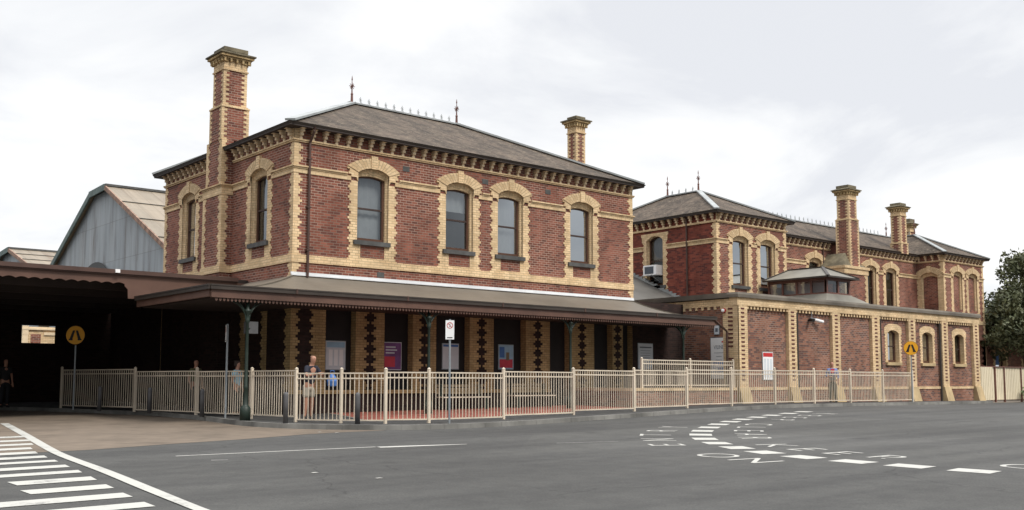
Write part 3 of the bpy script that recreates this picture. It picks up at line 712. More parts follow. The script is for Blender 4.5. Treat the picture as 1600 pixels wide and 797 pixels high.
poly_sheet('paved_floor', [(16.96, 29.33), (16.8, 29.0), (16.43, 27.38), (15.75, 25.2), (15.95, 24.45), (17.2, 24.05), (20.2, 24.36), (23.9, 25.25), (27.8, 26.1), (27.8, 29.33)], .133, M['tiles'], label='red paved floor under the verandah')
bl = MB()
for a, b in (((16.96, 29.3), (16.43, 27.38)), ((16.43, 27.38), (15.72, 25.2))):
    bl.face([(a[0]-.12, a[1], g(*a)+.137), (a[0]+.0, a[1], g(*a)+.137), (b[0]+.0, b[1], g(*b)+.137), (b[0]-.12, b[1], g(*b)+.137)])
tag(bl.build('paving_border', M['kerb']), 'pale line edging the red paving', kind='structure')

# road markings
def mark(mb, pts, off=.004): mb.face([(x, y, g(x, y)+off) for x, y in pts])
zr = MB()
rows = [(20.82, 21.34, 5.77, 5.86), (19.81, 20.29, 5.66, 5.73), (18.87, 19.26, 5.57, 5.62), (17.76, 18.22, 5.43, 5.49), (16.75, 17.18, 5.31, 5.38), (15.54, 16.07, 5.14, 5.22), (14.38, 14.89, 4.99, 5.05), (13.28, 13.78, 4.85, 4.90), (12.23, 12.70, 4.74, 4.78)]
for k, (y0, y1, xa, xb) in enumerate(rows):
    xl = {5: 4.05, 6: 3.92}.get(k, 1.4)
    mark(zr, [(xl, y0), (xa, y0), (xb, y1), (xl, y1)], .008)
for k, y in enumerate((21.95, 23.1, 24.3, 25.6)): mark(zr, [(3, y), (5.98+.33*k, y), (6.07+.33*k, y+.5), (3, y+.5)], .008)
for y in (11.2, 10.1, 9.0): mark(zr, [(1.2, y), (4.6-(12-y)*.13, y), (4.65-(12-y)*.13, y+.5), (1.2, y+.5)], .008)
tag(zr.build('zebra_crossing', M['paint']), 'white zebra crossing stripes at the left of the road', kind='structure')
bl = MB()
LE = [(7.78, 31.89), (6.91, 26.43), (6.23, 22.31), (5.89, 19.98), (5.55, 16.73), (5.24, 14.19), (4.96, 11.72), (4.6, 8.5), (4.2, 5)]
RE = [(8.0, 31.89), (7.12, 26.43), (6.43, 22.31), (6.08, 19.98), (5.74, 16.73), (5.43, 14.19), (5.12, 11.72), (4.78, 8.5), (4.4, 5)]
LE, RE = smooth_line(LE, 5), smooth_line(RE, 5)
for i in range(len(LE)-1): mark(bl, [LE[i], RE[i], RE[i+1], LE[i+1]], .012)
tag(bl.build('edge_line', M['paint']), 'long white line curving beside the zebra crossing', kind='structure')
ln = MB()
for (a, b, w0, w1) in (((7.58, 18.65), (9.6, 18.40), .09, .09), ((9.6, 18.40), (11.6, 18.12), .09, .09), ((11.6, 18.0), (12.35, 17.82), .30, .24), ((12.35, 17.82), (13.5, 17.5), .24, .06), ((7.74, 17.45), (8.0, 17.33), .05, .03), ((15.2, 16.5), (16.6, 16.0), .03, .02)):
    a, b = V(a), V(b); t = (b-a).normalized(); n = V((-t.y, t.x))
    mark(ln, [a-n*w0/2, b-n*w1/2, b+n*w1/2, a+n*w0/2], .005)
tag(ln.build('lane_line', M['paint']), 'thin white lane line in the middle of the road', kind='structure')
# curved row of dashes
DASH = [(32.4, 21.85), (30.85, 21.41), (29.25, 20.98), (27.78, 20.5), (26.35, 19.98), (24.98, 19.4), (23.6, 18.75), (22.22, 17.98), (20.92, 17.15), (19.75, 16.25), (18.72, 15.28), (17.9, 14.28), (17.25, 13.25), (16.75, 12.2), (16.45, 11.12), (16.38, 10.05), (16.39, 9.0), (16.45, 7.93), (16.6, 6.9)]
DASH[0:0] = [(34.0, 22.2)]
dm = MB()
# photographed spacing: 13 dashes by the bend, then the row runs on to the right
for i in range(1, len(DASH)-1):
    p = V(DASH[i]); t = (V(DASH[i+1])-V(DASH[i-1])).normalized(); n = V((-t.y, t.x)); a, b = .34, .27
    mark(dm, [p-t*a-n*b, p+t*a-n*b, p+t*a+n*b, p-t*a+n*b], .005)
tag(dm.build('dashed_line', M['paint']), 'curved row of white dashes on the road', kind='structure')
def letter(ch, pos, read, up, size, par, sx=1.0):
    cu = bpy.data.curves.new('letter', 'FONT'); cu.body = ch; cu.align_x = 'CENTER'; cu.align_y = 'CENTER'; cu.size = 1; cu.offset = -.007
    o = bpy.data.objects.new('letter', cu); C.objects.link(o)
    dg = bpy.context.evaluated_depsgraph_get(); me = bpy.data.meshes.new_from_object(o.evaluated_get(dg)); bpy.data.objects.remove(o)
    read = V(read).normalized(); up = V(up).normalized()
    for v in me.vertices:
        q = V(pos)+read*v.co.x*size*sx+up*v.co.y*size
        v.co = (q.x, q.y, g(q.x, q.y)+.006)
    me.materials.clear(); me.materials.append(M['paint'])
    ob = bpy.data.objects.new('letter', me); C.objects.link(ob); WORLD[ob.name] = V((0, 0, 0))
    if par: ob.parent = par
    return ob
def lettering(name, label, items):
    e_ = empty(name, (0, 0, 0)); tag(e_, label, kind='structure')
    for ch, p, read, up in items: letter(ch, p, read, up, 1.12, e_)
UPL = lambda r: (-r[1], r[0])          # up to the left of the reading direction
lettering('road_lettering', 'white painted letters reading NO ENTRY left of the dashes', [
    ('N', (15.24, 11.25), (.18, 1), (-1, .18)), ('O', (15.52, 12.31), (.28, 1), (-1, .28)),
    ('E', (16.72, 14.62), (.6, .9), (-.9, .6)), ('N', (17.72, 15.75), (.7, .75), (-.75, .7)), ('T', (18.85, 16.85), (.75, .65), (-.65, .75)), ('R', (20.15, 17.8), (.8, .55), (-.55, .8)), ('Y', (21.6, 18.65), (.85, .5), (-.5, .85))])
lettering('road_lettering', 'white painted letters reading KEEP CLEAR right of the dashes', [
    ('K', (27.2, 19.15), (-.93, -.4), (.4, -.93)), ('E', (28.6, 19.65), (-.93, -.4), (.4, -.93)), ('E', (30.0, 20.1), (-.94, -.35), (.35, -.94)), ('P', (31.6, 20.6), (-.94, -.35), (.35, -.94))][::-1][:0]+[
    ('K', (31.64, 20.5), (-.95, -.32), (.32, -.95)), ('E', (30.09, 20.1), (-.94, -.35), (.35, -.94)), ('E', (28.5, 19.6), (-.93, -.38), (.38, -.93)), ('P', (27.08, 19.1), (-.92, -.4), (.4, -.92)),
    ('C', (24.4, 18.0), (-.87, -.5), (.5, -.87)), ('L', (23.1, 17.3), (-.85, -.54), (.54, -.85)), ('E', (21.85, 16.45), (-.8, -.6), (.6, -.8)), ('A', (20.75, 15.55), (-.74, -.67), (.67, -.74)), ('R', (19.85, 14.75), (-.68, -.73), (.73, -.68)),
    ('K', (18.36, 13.1), (-.38, -.92), (.92, -.38)), ('E', (17.95, 12.1), (-.26, -.96), (.96, -.26)), ('E', (17.72, 11.15), (-.15, -.99), (.99, -.15)), ('P', (17.62, 10.15), (-.06, -1), (1, -.06)), ('C', (17.75, 7.75), (.04, -1), (1, .04))])
lit = MB()
for x, y in ((8.1, 14.4), (8.45, 13.1), (13.0, 22.9), (17.3, 10.0), (13.2, 22.4)): mark(lit, [(x-.05, y-.04), (x+.06, y-.03), (x+.04, y+.05), (x-.05, y+.03)], .010)
tag(lit.build('paint_flecks', M['paint']), 'small white flecks on the asphalt', kind='stuff')

# ------------------------------------------------------------------ main two-storey block
X0, X1, Y0, Y1 = 15.556, 31.407, 29.347, 40.10
MAIN = empty('station_building', (X0, Y0, -1)); tag(MAIN, 'two storey red brick station building with cream quoins and slate roof, nearest of all', 'building')
ZS, ZP, RS = 4.73, 7.02, .19
W = [(17.93, 19.17), (21.63, 22.87), (24.05, 25.29), (27.79, 29.05)]
facade(MAIN, 'x', Y0, -1, X0, X1, 3.38, [(a, b, ZS, ZP, RS) for a, b in W], blind=(1.0, .35, .95, .12))
facade(MAIN, 'y', X0, -1, Y0, Y1, 3.2, [(31.15, 32.39, ZS-.05, ZP, RS), (37.05, 38.30, ZS-.05, ZP, RS)], blind=(.5, .45), mouldgap=[(33.83, 35.5)])
facade(MAIN, 'y', X1, 1, Y0, Y1, 2.8, [], ends=(1, 1))
facade(MAIN, 'x', Y1, 1, X0, X1, -1, [], ends=(1, 1), corb=False, sillband=False)
room(MAIN, X0+.6, X1-.5, Y0+.75, Y1-.6, 3.3, 8.0)
# small cast vents in the frieze and wall
vn = MB(); F0 = Fr('x', Y0, -1)
for x, z in ((19.9, 7.42), (23.45, 7.42), (26.6, 7.42), (18.9, 3.62)): vn.ob(F0, x-.14, x+.14, z-.09, z+.09, -.01, .012)
vn.build('wall_vent', M['sill'], MAIN)
# chimney breast on the side wall
br = MB(); br.box(15.15, X0+.02, 33.88, 35.45, -1, 3.3); br.build('breast_lower_shaded', M['dark'], MAIN)  # lower part of the same breast, canopy shade painted in by darker brick
br = MB(); br.box(15.15, X0+.02, 33.88, 35.45, 3.3, 6.6); br.box(15.13, X0+.02, 33.94, 35.2, 6.9, 8.6); br.build('chimney_breast', M['red'], MAIN)
by = MB(); FB = Fr('y', 15.15, -1); FS = Fr('x', 33.88, -1)
teeth(by, FB, 33.87, 1, 4.07, 6.6, .16, .075); teeth(by, FB, 35.46, -1, 4.07, 6.6, .16, .075)
teeth(by, FS, 15.14, 1, 4.07, 6.6, .14, .05)
FB2 = Fr('y', 15.13, -1); FS2 = Fr('x', 33.94, -1)
teeth(by, FB2, 33.93, 1, 6.98, 8.6, .16, .075); teeth(by, FB2, 35.21, -1, 6.98, 8.6, .16, .075); teeth(by, FS2, 15.12, 1, 6.98, 8.6, .14, .05)
for z0, z1, o_ in ((6.6, 6.88, .03), (6.88, 6.93, .055), (6.93, 6.975, .10), (3.82, 4.07, .045)): by.box(15.15-o_, X0+.03, 33.88-o_, 35.45+o_, z0, z1)
by.build('breast_dressing', M['yel'], MAIN)
chimney(MAIN, 15.62, 34.47, .44, .43, 8.6, 9.85, 11.17, 12.03, grow=.075)
chimney(MAIN, 32.05, 33.40, .28, .28, 8.0, 9.9, 11.35, 12.14, grow=.07)
eaves(MAIN, X0, X1, Y0, Y1, o=.40)
RZ = 11.07
ro = hip(MAIN, X0, X1, Y0, Y1, (20.9, 34.73, RZ), (26.15, 34.73, RZ), o=.38)
finial(ro, (20.9, 34.73, RZ)); finial(ro, (26.15, 34.73, RZ)); cresting(ro, (21.1, 34.73, RZ+.05), (25.95, 34.73, RZ+.05), .38)
fl = MB(); fl.ob(F0, X0-.03, X1+.02, 3.385, 3.43, -.01, .05); fl.ob(F0, X0-.05, X1+.02, 3.43, 3.50, -.01, .035); fl.build('flashing', M['white'], MAIN)
dp = MB(); dp.tube([(16.07, Y0-.40, 8.22), (16.07, Y0-.36, 8.1), (16.07, Y0-.08, 7.75), (16.07, Y0-.08, 3.35)], .045, 8)
for z in (7.2, 5.6, 4.2): dp.box(16.0, 16.14, Y0-.13, Y0, z, z+.05)
dp.build('downpipe', M['brownmetal'], MAIN)
# ground floor walls under the verandah: cream piers with dark brick lozenges between openings
GO = [(16.81, 17.95), (19.08, 20.25), (21.25, 22.75), (23.87, 25.45), (26.68, 27.75), (29.09, 30.15), (30.76, 31.35)]
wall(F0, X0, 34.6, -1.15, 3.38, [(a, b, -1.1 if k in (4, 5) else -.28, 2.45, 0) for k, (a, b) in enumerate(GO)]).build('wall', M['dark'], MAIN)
gy = MB()
edges = [X0-.01]+[v for p in GO for v in p]
piers = [(GO[k][1], GO[k+1][0]) for k in range(len(GO)-1)]
for k, (a, b) in enumerate(piers):
    w = (b-a)/2+.0; per = TOOTH
    gp_ = MB(); teeth(gp_, F0, a, 1, -.28, 2.75, w-.24, .095, per=per); gp_.build('pier_dressing', M['yel_shaded'], MAIN)
    gp_ = MB(); teeth(gp_, F0, b, -1, -.28, 2.75, w-.24, .095, per=per); gp_.build('pier_dressing', M['yel_shaded'], MAIN)
teeth(gy, F0, X0-.01, 1, -.28, 2.75, .18, .07); teeth(gy, F0, 16.81, -1, -.28, 2.75, .45, .07)
for a, b in GO:
    gq = MB(); gq.ob(F0, a-.01, b+.01, 2.451, 2.75, 0, .015); gq.build('lintel', M['yel_shaded'], MAIN)
course_bands(gy, F0, X0-.05, 34.58, [(GO[4][0], GO[4][1]), (GO[5][0], GO[5][1])], -.40, -.28, .07)
for a, b in GO:
    for p in (a, b): gy.face([F0(p, -.28, 0), F0(p, 2.45, 0), F0(p, 2.45, -.3), F0(p, -.28, -.3)])
gy.build('cream_dressing', M['yel_shaded'], MAIN)
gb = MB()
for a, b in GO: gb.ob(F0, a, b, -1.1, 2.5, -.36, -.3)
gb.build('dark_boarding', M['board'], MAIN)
FW = Fr('y', X0, -1)
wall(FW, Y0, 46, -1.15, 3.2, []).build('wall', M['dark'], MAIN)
sy = MB(); teeth(sy, FW, Y0-.01, 1, -.28, 2.7, .3, .075)
for u in (31.0, 32.6, 35.5): teeth(sy, FW, u, 1, -.28, 2.5, .3, .075)
sy.build('cream_dressing', M['yel_shaded'], MAIN)

# ------------------------------------------------------------------ verandah
VX0, VX1, VY, VZ = 11.75, 33.6, 26.8, 2.66
VER = empty('verandah', (19.2, 27, -1.1)); tag(VER, 'brown verandah with curved taupe roof along the front of the station building', 'verandah')
def prof(t): return VZ+.71*(1-t)**2.1      # t=0 at wall, 1 at gutter
mb = MB(); n = 10; FL = (X0, Y0-.02); 
for k in range(n):
    t0, t1 = k/n, (k+1)/n
    ya, yb = Y0-(Y0-VY)*t0, Y0-(Y0-VY)*t1; za, zb = prof(t0), prof(t1)
    xla, xlb = X0-(X0-VX0)*t0, X0-(X0-VX0)*t1; xra, xrb = X1+(VX1-X1)*t0, X1+(VX1-X1)*t1
    m = 22
    for j in range(m):
        s0, s1 = j/m, (j+1)/m
        mb.face([(xla+(xra-xla)*s0, ya, za), (xla+(xra-xla)*s1, ya, za), (xlb+(xrb-xlb)*s1, yb, zb), (xlb+(xrb-xlb)*s0, yb, zb)])
    ye = 32.35
    mb.face([(xla, ya, za), (xlb, yb, zb), (xlb, ye, zb), (xla, ye, za)])
    mb.face([(xra, ya, za), (xrb, yb, zb), (xrb, 30.2, zb), (xra, 30.2, za)])
vr = mb.build('roof', M['taupe'], VER, smooth=False)
# sheet laps and hip roll
hp = MB()
for k in range(n):
    t0, t1 = k/n, (k+1)/n
    hp.bar((X0-(X0-VX0)*t0, Y0-(Y0-VY)*t0, prof(t0)+.012), (X0-(X0-VX0)*t1, Y0-(Y0-VY)*t1, prof(t1)+.012), .10, .03)
    hp.bar((X1+(VX1-X1)*t0, Y0-(Y0-VY)*t0, prof(t0)+.012), (X1+(VX1-X1)*t1, Y0-(Y0-VY)*t1, prof(t1)+.012), .10, .03)
hp.build('hip_roll', M['taupe'], vr)
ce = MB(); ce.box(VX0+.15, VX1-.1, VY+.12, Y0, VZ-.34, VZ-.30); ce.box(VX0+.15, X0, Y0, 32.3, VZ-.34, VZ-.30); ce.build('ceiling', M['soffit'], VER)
FV = Fr('x', VY, -1); FVs = Fr('y', VX0, -1)
gt = MB()
for F_, a, b in ((FV, VX0-.05, VX1+.03), (FVs, VY-.05, 32.35)):
    gt.ob(F_, a, b, VZ-.12, VZ-.01, -.02, .10); gt.ob(F_, a, b, VZ-.02, VZ+.02, .06, .115)
gt.build('gutter', M['gutter'], VER)
fa = MB(); fa.ob(FV, VX0+.0, VX1, VZ-.32, VZ-.12, -.05, .03); fa.ob(FVs, VY+.05, 32.35, VZ-.32, VZ-.12, -.05, .03)
fa.ob(FV, VX0, VX1, VZ-.345, VZ-.32, -.05, .05); fa.build('fascia', M['fascia'], VER)
va = MB(); x = VX0+.12
while x < VX1-.05:
    va.prism(FV, [(x, VZ-.345), (x+.07, VZ-.345), (x+.07, VZ-.41), (x+.035, VZ-.445), (x, VZ-.41)], -.01, .012); x += .115
va.build('dentil_valance', M['fascia'], VER)
for x in (14.3, 18.2, 22.1, 26, 29.9):
    jt = MB(); jt.ob(FV, x, x+.06, VZ-.125, VZ+.025, .1, .12); jt.build('gutter_joint', M['brownmetal'], VER)
def vpost(x, y, zb):
    mb = MB(); zt = VZ-.35
    mb.lathe((x, y, zb), [(.15, 0), (.15, .36), (.11, .40), (.07, .46), (.06, .9), (.075, .93), (.052, .98), (.046, 2.0), (.044, 2.75), (.075, 2.80), (.055, 2.86), (.05, 3.0), (.11, 3.08), (.11, 3.12), (.05, 3.16), (.05, zt-zb)], 12)
    p = mb.build('post', M['post'], VER, smooth=True)
    for d in ((1, 0), (-1, 0), (0, 1)):
        b = MB(); pts = [V((x+d[0]*(.05+.75*(1-math.cos(a))), y+d[1]*(.05+.75*(1-math.cos(a))), 1.75+.56*math.sin(a))) for a in [R(q) for q in range(0, 91, 10)]]
        b.tube(pts, .022, 6); b.tube([(x+d[0]*.05, y+d[1]*.05, 1.95), (x+d[0]*.3, y+d[1]*.3, 2.28)], .014, 5)
        b.build('bracket', M['post'], p)
    return p
for x, y in ((12.92, 26.95), (19.25, 26.98), (25.55, 26.98), (31.8, 26.98)): vpost(x, y, g(x, y)+.12)
dpv = MB(); dpv.tube([(VX1-.1, VY-.05, VZ-.1), (VX1+.15, VY-.05, VZ-.25), (34.2, 26.85, VZ-.42), (34.5, 26.9, VZ-.55), (34.5, 26.9, -.9)], .05, 8); dpv.build('downpipe', M['brownmetal'], VER)

# ------------------------------------------------------------------ single-storey wing with pilasters and parapet
WX0, WX1, WY = 34.6, 56.0, 26.4
WING = empty('station_wing', (WX0, WY, -1)); tag(WING, 'single storey brick wing with cream pilasters, in front of the rear range', 'building')
PIL = [(34.6, 35.25), (38.19, 38.78), (41.61, 42.25), (45.02, 45.72), (48.45, 49.12), (51.84, 52.48), (55.32, 55.97)]
FWI = Fr('x', WY+.16, -1); FP = Fr('x', WY, -1); FR_ = Fr('y', WX0+.06, -1)
ww = [(46.65, 47.72), (50.05, 51.08), (53.47, 54.48)]
wall(FWI, WX0, WX1, -1.3, 3.2, [(a, b, .98, 2.42, .16) for a, b in ww]).build('wall', M['mixed'], WING)
wall(FR_, WY, 31.2, -1.3, 3.2, []).build('wall', M['mixed'], WING)
wall(Fr('y', WX1, 1), WY, 33, -1.3, 3.2, []).build('wall', M['mixed'], WING)
for a, b in ww:
    mb = MB()
    for sg, e0 in ((-1, a), (1, b)): teeth(mb, FWI, e0, sg, .98, 2.45, .2, .06, per=(0, 1))
    A = arc(a, b, 2.42, .16)
    for k in range(len(A)-1):
        mb.face([FWI(*A[k], .02), FWI(*A[k+1], .02), FWI(A[k+1][0]+(A[k+1][0]-(a+b)/2)*.4, min(A[k+1][1]+.33, 2.88), .02), FWI(A[k][0]+(A[k][0]-(a+b)/2)*.4, min(A[k][1]+.33, 2.88), .02)])
    mb.ob(FWI, a-.28, a, 2.36, 2.72, 0, .019); mb.ob(FWI, b, b+.28, 2.36, 2.72, 0, .019)
    P = [(a, .98)]+A+[(b, .98)]
    for k in range(len(P)-1): mb.face([FWI(*P[k], .02), FWI(*P[k+1], .02), FWI(*P[k+1], -.2), FWI(*P[k], -.2)])
    mb.build('window_surround', M['yel'], WING)
    window(WING, FWI, a, b, .98, 2.42, .16, dep=.2, blind=0, sillmat='render')
room(WING, WX0+.5, WX1-.4, WY+1.1, 31, -1, 3.0)
# pilasters with pierced look (small dark bricks), pedestals
for k, (a, b) in enumerate(PIL):
    mb = MB(); mb.ob(FP, a, b, -.22, 3.2, -.34, 0)
    p = mb.build('pilaster', M['yel'], WING)
    d = MB(); z = -.12; c = (a+b)/2; j = 0
    while z < 3.0:
        z += .175
        d.ob(FP, c-.115, c+.115, z, z+.075, -.02, .008)
        if k == 0 and not 1.05 < z < 1.3: d.ob(FR_, WY+.26, WY+.50, z, z+.075, -.02, .066+.012)
    d.build('dark_brick_inlay', M['inlay'], p)
    q = MB(); e0, e1 = .06, .30
    q.hexa([(a-.03, WY-.28, -1.2), (b+.07, WY-.28, -1.2), (b+.14, WY+.33, -1.2), (a-.06, WY+.33, -1.2), (a-.02, WY-.05, -.22), (b+.02, WY-.05, -.22), (b+.02, WY+.33, -.22), (a-.02, WY+.33, -.22)])
    q.build('pedestal', M['render'], p)
rp = MB(); rp.ob(FR_, WY, WY+.78, -.22, 3.2, 0, .062); rp.build('pilaster', M['yel'], WING)
en = MB()
en.box(WX0-.02, WX1, WY-.01, WY+.40, 3.2, 3.50); en.box(WX0-.0, WX0+.4, WY+.4, 33.8, 3.2, 3.50)
en.box(WX0-.04, WX1+.02, WY-.03, WY+.40, 3.50, 3.535)
# dentil course
for k in range(len(PIL)-1):
    a, b = PIL[k][1], PIL[k+1][0]
    nn = int((b-a)/.24)
    for j in range(nn+1):
        u = a+.02+(b-a-.12)*j/nn; en.ob(FP, u, u+.10, 3.07, 3.2, -.33, -.02)
    en.ob(FP, a, b, 3.13, 3.2, -.33, -.10)
u = WY+.80
while u < 31: en.ob(FR_, u, u+.12, 3.07, 3.2, 0, .05); u += .34
en.build('parapet', M['yel'], WING)
cp = MB(); cp.box(WX0-.10, WX1+.10, WY-.10, WY+.50, 3.535, 3.66); cp.hexa([(WX0-.10, WY-.10, 3.66), (WX1+.10, WY-.10, 3.66), (WX1+.10, WY+.5, 3.66), (WX0-.1, WY+.5, 3.66), (WX0-.06, WY-.06, 3.75), (WX1+.06, WY-.06, 3.75), (WX1+.06, WY+.46, 3.75), (WX0-.06, WY+.46, 3.75)])
cp.box(WX0-.10, WX0+.50, WY+.5, 33.8, 3.535, 3.66); cp.box(WX0-.06, WX0+.46, WY+.5, 33.8, 3.66, 3.75)
cp.build('coping', M['stone'], WING)
pb = MB()
for k in range(len(PIL)-1):
    a, b = PIL[k][1]+.03, PIL[k+1][0]-.03; pb.ob(FWI, a, b, -.34, -.22, 0, .09); 
pb.build('plinth_band', M['yel'], WING)
pl = MB()
for k in range(len(PIL)-1):
    a, b = PIL[k][1]+.03, PIL[k+1][0]-.03; pl.ob(FWI, a, b, -1.2, -.34, 0, .06)
pl.build('plinth', M['mixed'], WING)
rf = MB(); rf.box(WX0+.4, WX1, WY+.4, 33.8, 3.25, 3.35); rf.build('roof', M['linkroof'], WING)
for x in (38.9, 45.85, 51.70):
    dq = MB(); dq.tube([(x, WY+.06, 3.08), (x, WY+.06, -1.1)], .06, 8); dq.build('downpipe', M['gutter'], WING)
# glazed roof lantern
LX0, LX1, LY0, LY1 = 42.78, 44.83, 27.4, 30.75
lb = MB(); h0 = [(LX0-.9, LY0-.5, 3.36), (LX1+3.4, LY0-.5, 3.36), (LX1+3.4, LY1+.2, 3.36), (LX0-.9, LY1+.2, 3.36)]; h1 = [(LX0-.02, LY0-.02, 4.22), (LX1+.02, LY0-.02, 4.22), (LX1+.02, LY1, 4.22), (LX0-.02, LY1, 4.22)]
lb.hexa(h0+h1); la = lb.build('lantern_base', M['zinc'], WING)
lf = MB()
for x in (LX0, LX1-.09):
    for y in frange(LY0, LY1-.09, 5): lf.box(x, x+.09, y, y+.09, 4.22, 4.86)
for x in frange(LX0, LX1-.12, 3): lf.box(x, x+.12, LY0-.002, LY0+.12, 4.22, 4.86)
lf.box(LX0-.012, LX1+.012, LY0-.012, LY1, 4.86, 5.02); lf.box(LX0-.012, LX1+.012, LY0-.012, LY1, 4.2, 4.29)
la2 = lf.build('roof_lantern', M['lantern'], WING)
lg = MB(); lg.face([(LX0+.045, LY0, 4.28), (LX0+.045, LY1, 4.28), (LX0+.045, LY1, 4.87), (LX0+.045, LY0, 4.87)]); lg.face([(LX0, LY0+.045, 4.28), (LX1, LY0+.045, 4.28), (LX1, LY0+.045, 4.87), (LX0, LY0+.045, 4.87)]); lg.face([(LX1-.045, LY0, 4.28), (LX1-.045, LY1, 4.28), (LX1-.045, LY1, 4.87), (LX1-.045, LY0, 4.87)])
lg.build('pane', M['glass'], la2)
li = MB(); li.box(LX0+.25, LX0+.3, LY0+.2, LY1, 4.2, 4.8); li.build('blind', M['blind'], la2)
mb = MB(); o_ = .30; z = 5.04; P = [V((LX0-o_, LY0-o_, z)), V((LX1+o_, LY0-o_, z)), V((LX1+o_, LY1+.1, z)), V((LX0-o_, LY1+.1, z))]; r0, r1 = V((43.8, LY0+.85, 5.62)), V((43.8, LY1-.55, 5.62))
for f in ((P[0], P[1], r0), (P[1], P[2], r1, r0), (P[2], P[3], r1), (P[3], P[0], r0, r1), (P[0], P[3], P[2], P[1])): mb.face(list(f))
lr = mb.build('lantern_roof', M['zinc'], WING)
mb = MB()
for p, q in ((P[0], r0), (P[1], r0), (P[2], r1), (P[3], r1), (r0, r1)): mb.bar(p+V((0, 0, .02)), q+V((0, 0, .02)), .14, .04)
mb.box(LX0-o_-.03, LX1+o_+.03, LY0-o_-.03, LY0-o_+.03, z-.07, z+.01); mb.box(LX0-o_-.03, LX0-o_+.03, LY0-o_, LY1+.1, z-.07, z+.01); mb.box(LX1+o_-.03, LX1+o_+.03, LY0-o_, LY1+.1, z-.07, z+.01)
mb.build('ridge_flashing', M['gutter'], lr)
# low link roof between the main block and the rear range
mb = MB(); mb.face([(31.42, 31.6, 3.3), (39.15, 31.6, 3.3), (39.15, 40, 7.1), (31.42, 40, 7.1)]); mb.face([(31.42, 31.6, 3.2), (39.15, 31.6, 3.2), (39.15, 40, 7.0), (31.42, 40, 7.0)]); lk = mb.build('link_roof', M['linkroof'], WING)
sf = MB(); 
for k in range(32):
    y = 31.9+k*.25; zz = 3.3+(y-31.6)*.4524; sf.box(39.10, 39.18, y, y+.25, zz+.0, zz+.20)
sf.build('stepped_flashing', M['lead'], lk)

# ------------------------------------------------------------------ rear two-storey range
BX0, BX1, BY = 39.2, 44.9, 31.1
CX0, CX1, CY = 63.3, 68.75, 32.0
RY = 33.8; RY1 = 40.0
REAR = empty('rear_range', (BX0, BY, -1)); tag(REAR, 'long two storey brick range with slate roofs and roof cresting, behind the single storey wing', 'building')
facade(REAR, 'x', BY, -1, BX0, BX1, 2.8, [(40.42, 41.66, 4.73, ZP, RS), (42.66, 43.90, 4.73, ZP, RS)], blind=(0.05, 0))
FBS = Fr('y', BX0, -1)
wall(FBS, BY, 40, 2.8, 8.22, [(34.52, 35.62, 4.9, 7.25, .22)]).build('wall', M['red2'], REAR)
mb = MB()
for a, b in ((BY-.02, 34.22), (35.92, 40)):
    mb.ob(FBS, a, b, 6.73, 6.88, 0, .03); mb.ob(FBS, a-.03, b, 6.88, 6.93, 0, .055); mb.ob(FBS, a-.06, b, 6.93, 6.975, 0, .09)
mb.ob(FBS, BY-.05, 40, 7.75, 7.84, 0, .08)
for a, b in ((2.8, 3.82), (3.82, 6.73), (6.975, 7.75)): teeth(mb, FBS, BY-.012, 1, a, b, .16, .075)
mb.build('string_course', M['yel'], REAR)
mb = MB()
for sg, e0 in ((-1, 34.52), (1, 35.62)): teeth(mb, FBS, e0, sg, 4.6, 7.25, .2, .06)
mb.ob(FBS, 34.15, 35.99, 7.47, 7.62, 0, .02)
A = arc(34.52, 35.62, 7.25, .22)
for k in range(len(A)-1): mb.face([FBS(*A[k], .02), FBS(*A[k+1], .02), FBS(A[k+1][0], 7.48, .02), FBS(A[k][0], 7.48, .02)])
mb.ob(FBS, 34.2, 34.52, 7.2, 7.47, 0, .02); mb.ob(FBS, 35.62, 35.94, 7.2, 7.47, 0, .02)
P = [(34.52, 4.9)]+A+[(35.62, 4.9)]
for k in range(len(P)-1): mb.face([FBS(*P[k], .02), FBS(*P[k+1], .02), FBS(*P[k+1], -.22), FBS(*P[k], -.22)])
mb.build('window_surround', M['yel'], REAR)
window(REAR, FBS, 34.52, 35.62, 4.9, 7.25, .22, dep=.22, blind=.45)
corbels(REAR, 'y', BX0, -1, frange(BY+.2, 39.8, 20), 7.842)
facade(REAR, 'y', BX1, 1, BY, RY, 2.8, [], ends=(1, 0), corb=True)
rw = [(51.0, 52.24), (57.0, 58.24), (59.4, 60.64)]
facade(REAR, 'x', RY, -1, BX1, CX0, 2.8, [(a, b, 4.73, ZP, RS) for a, b in rw], ends=(0, 0), blind=(0, 0, .2), wallmat='red', mouldgap=[(53.2, 55.9)])
facade(REAR, 'y', CX0, -1, CY, RY, 2.8, [(32.38, 33.5, 4.73, 6.85, .24)], ends=(1, 0), blk=['red'], corb=True)
facade(REAR, 'x', CY, -1, CX0, CX1, 2.8, [(64.55, 65.75, 4.73, ZP, RS), (66.6, 67.8, 4.73, ZP, RS)], blk=['red', 'red'])
facade(REAR, 'y', CX1, 1, CY, 40, -1, [], ends=(1, 1), corb=False)
wall(Fr('x', 40, 1), BX0, CX1, -1, 8.22, []).build('wall', M['red'], REAR)
room(REAR, BX0+.7, BX1-.6, BY+.7, 39.5, 3, 8); room(REAR, BX1, CX0, RY+.75, 39.4, 3, 8)
eaves(REAR, BX0, BX1, BY, 40.0, o=.36)
eaves(REAR, BX1+.45, CX0-.45, RY, RY1, o=.36, z=8.29)
eaves(REAR, CX0, CX1, CY, 40.0, o=.36)
rb = hip(REAR, BX0, BX1, BY, 40.0, (42.0, 34.45, 10.05), (42.0, 36.6, 10.05), hw=.26)
finial(rb, (42.0, 34.45, 10.05)); finial(rb, (42.0, 36.6, 10.05)); cresting(rb, (42.0, 34.6, 10.08), (42.0, 36.5, 10.08))
mb = MB(); a = RY-.36
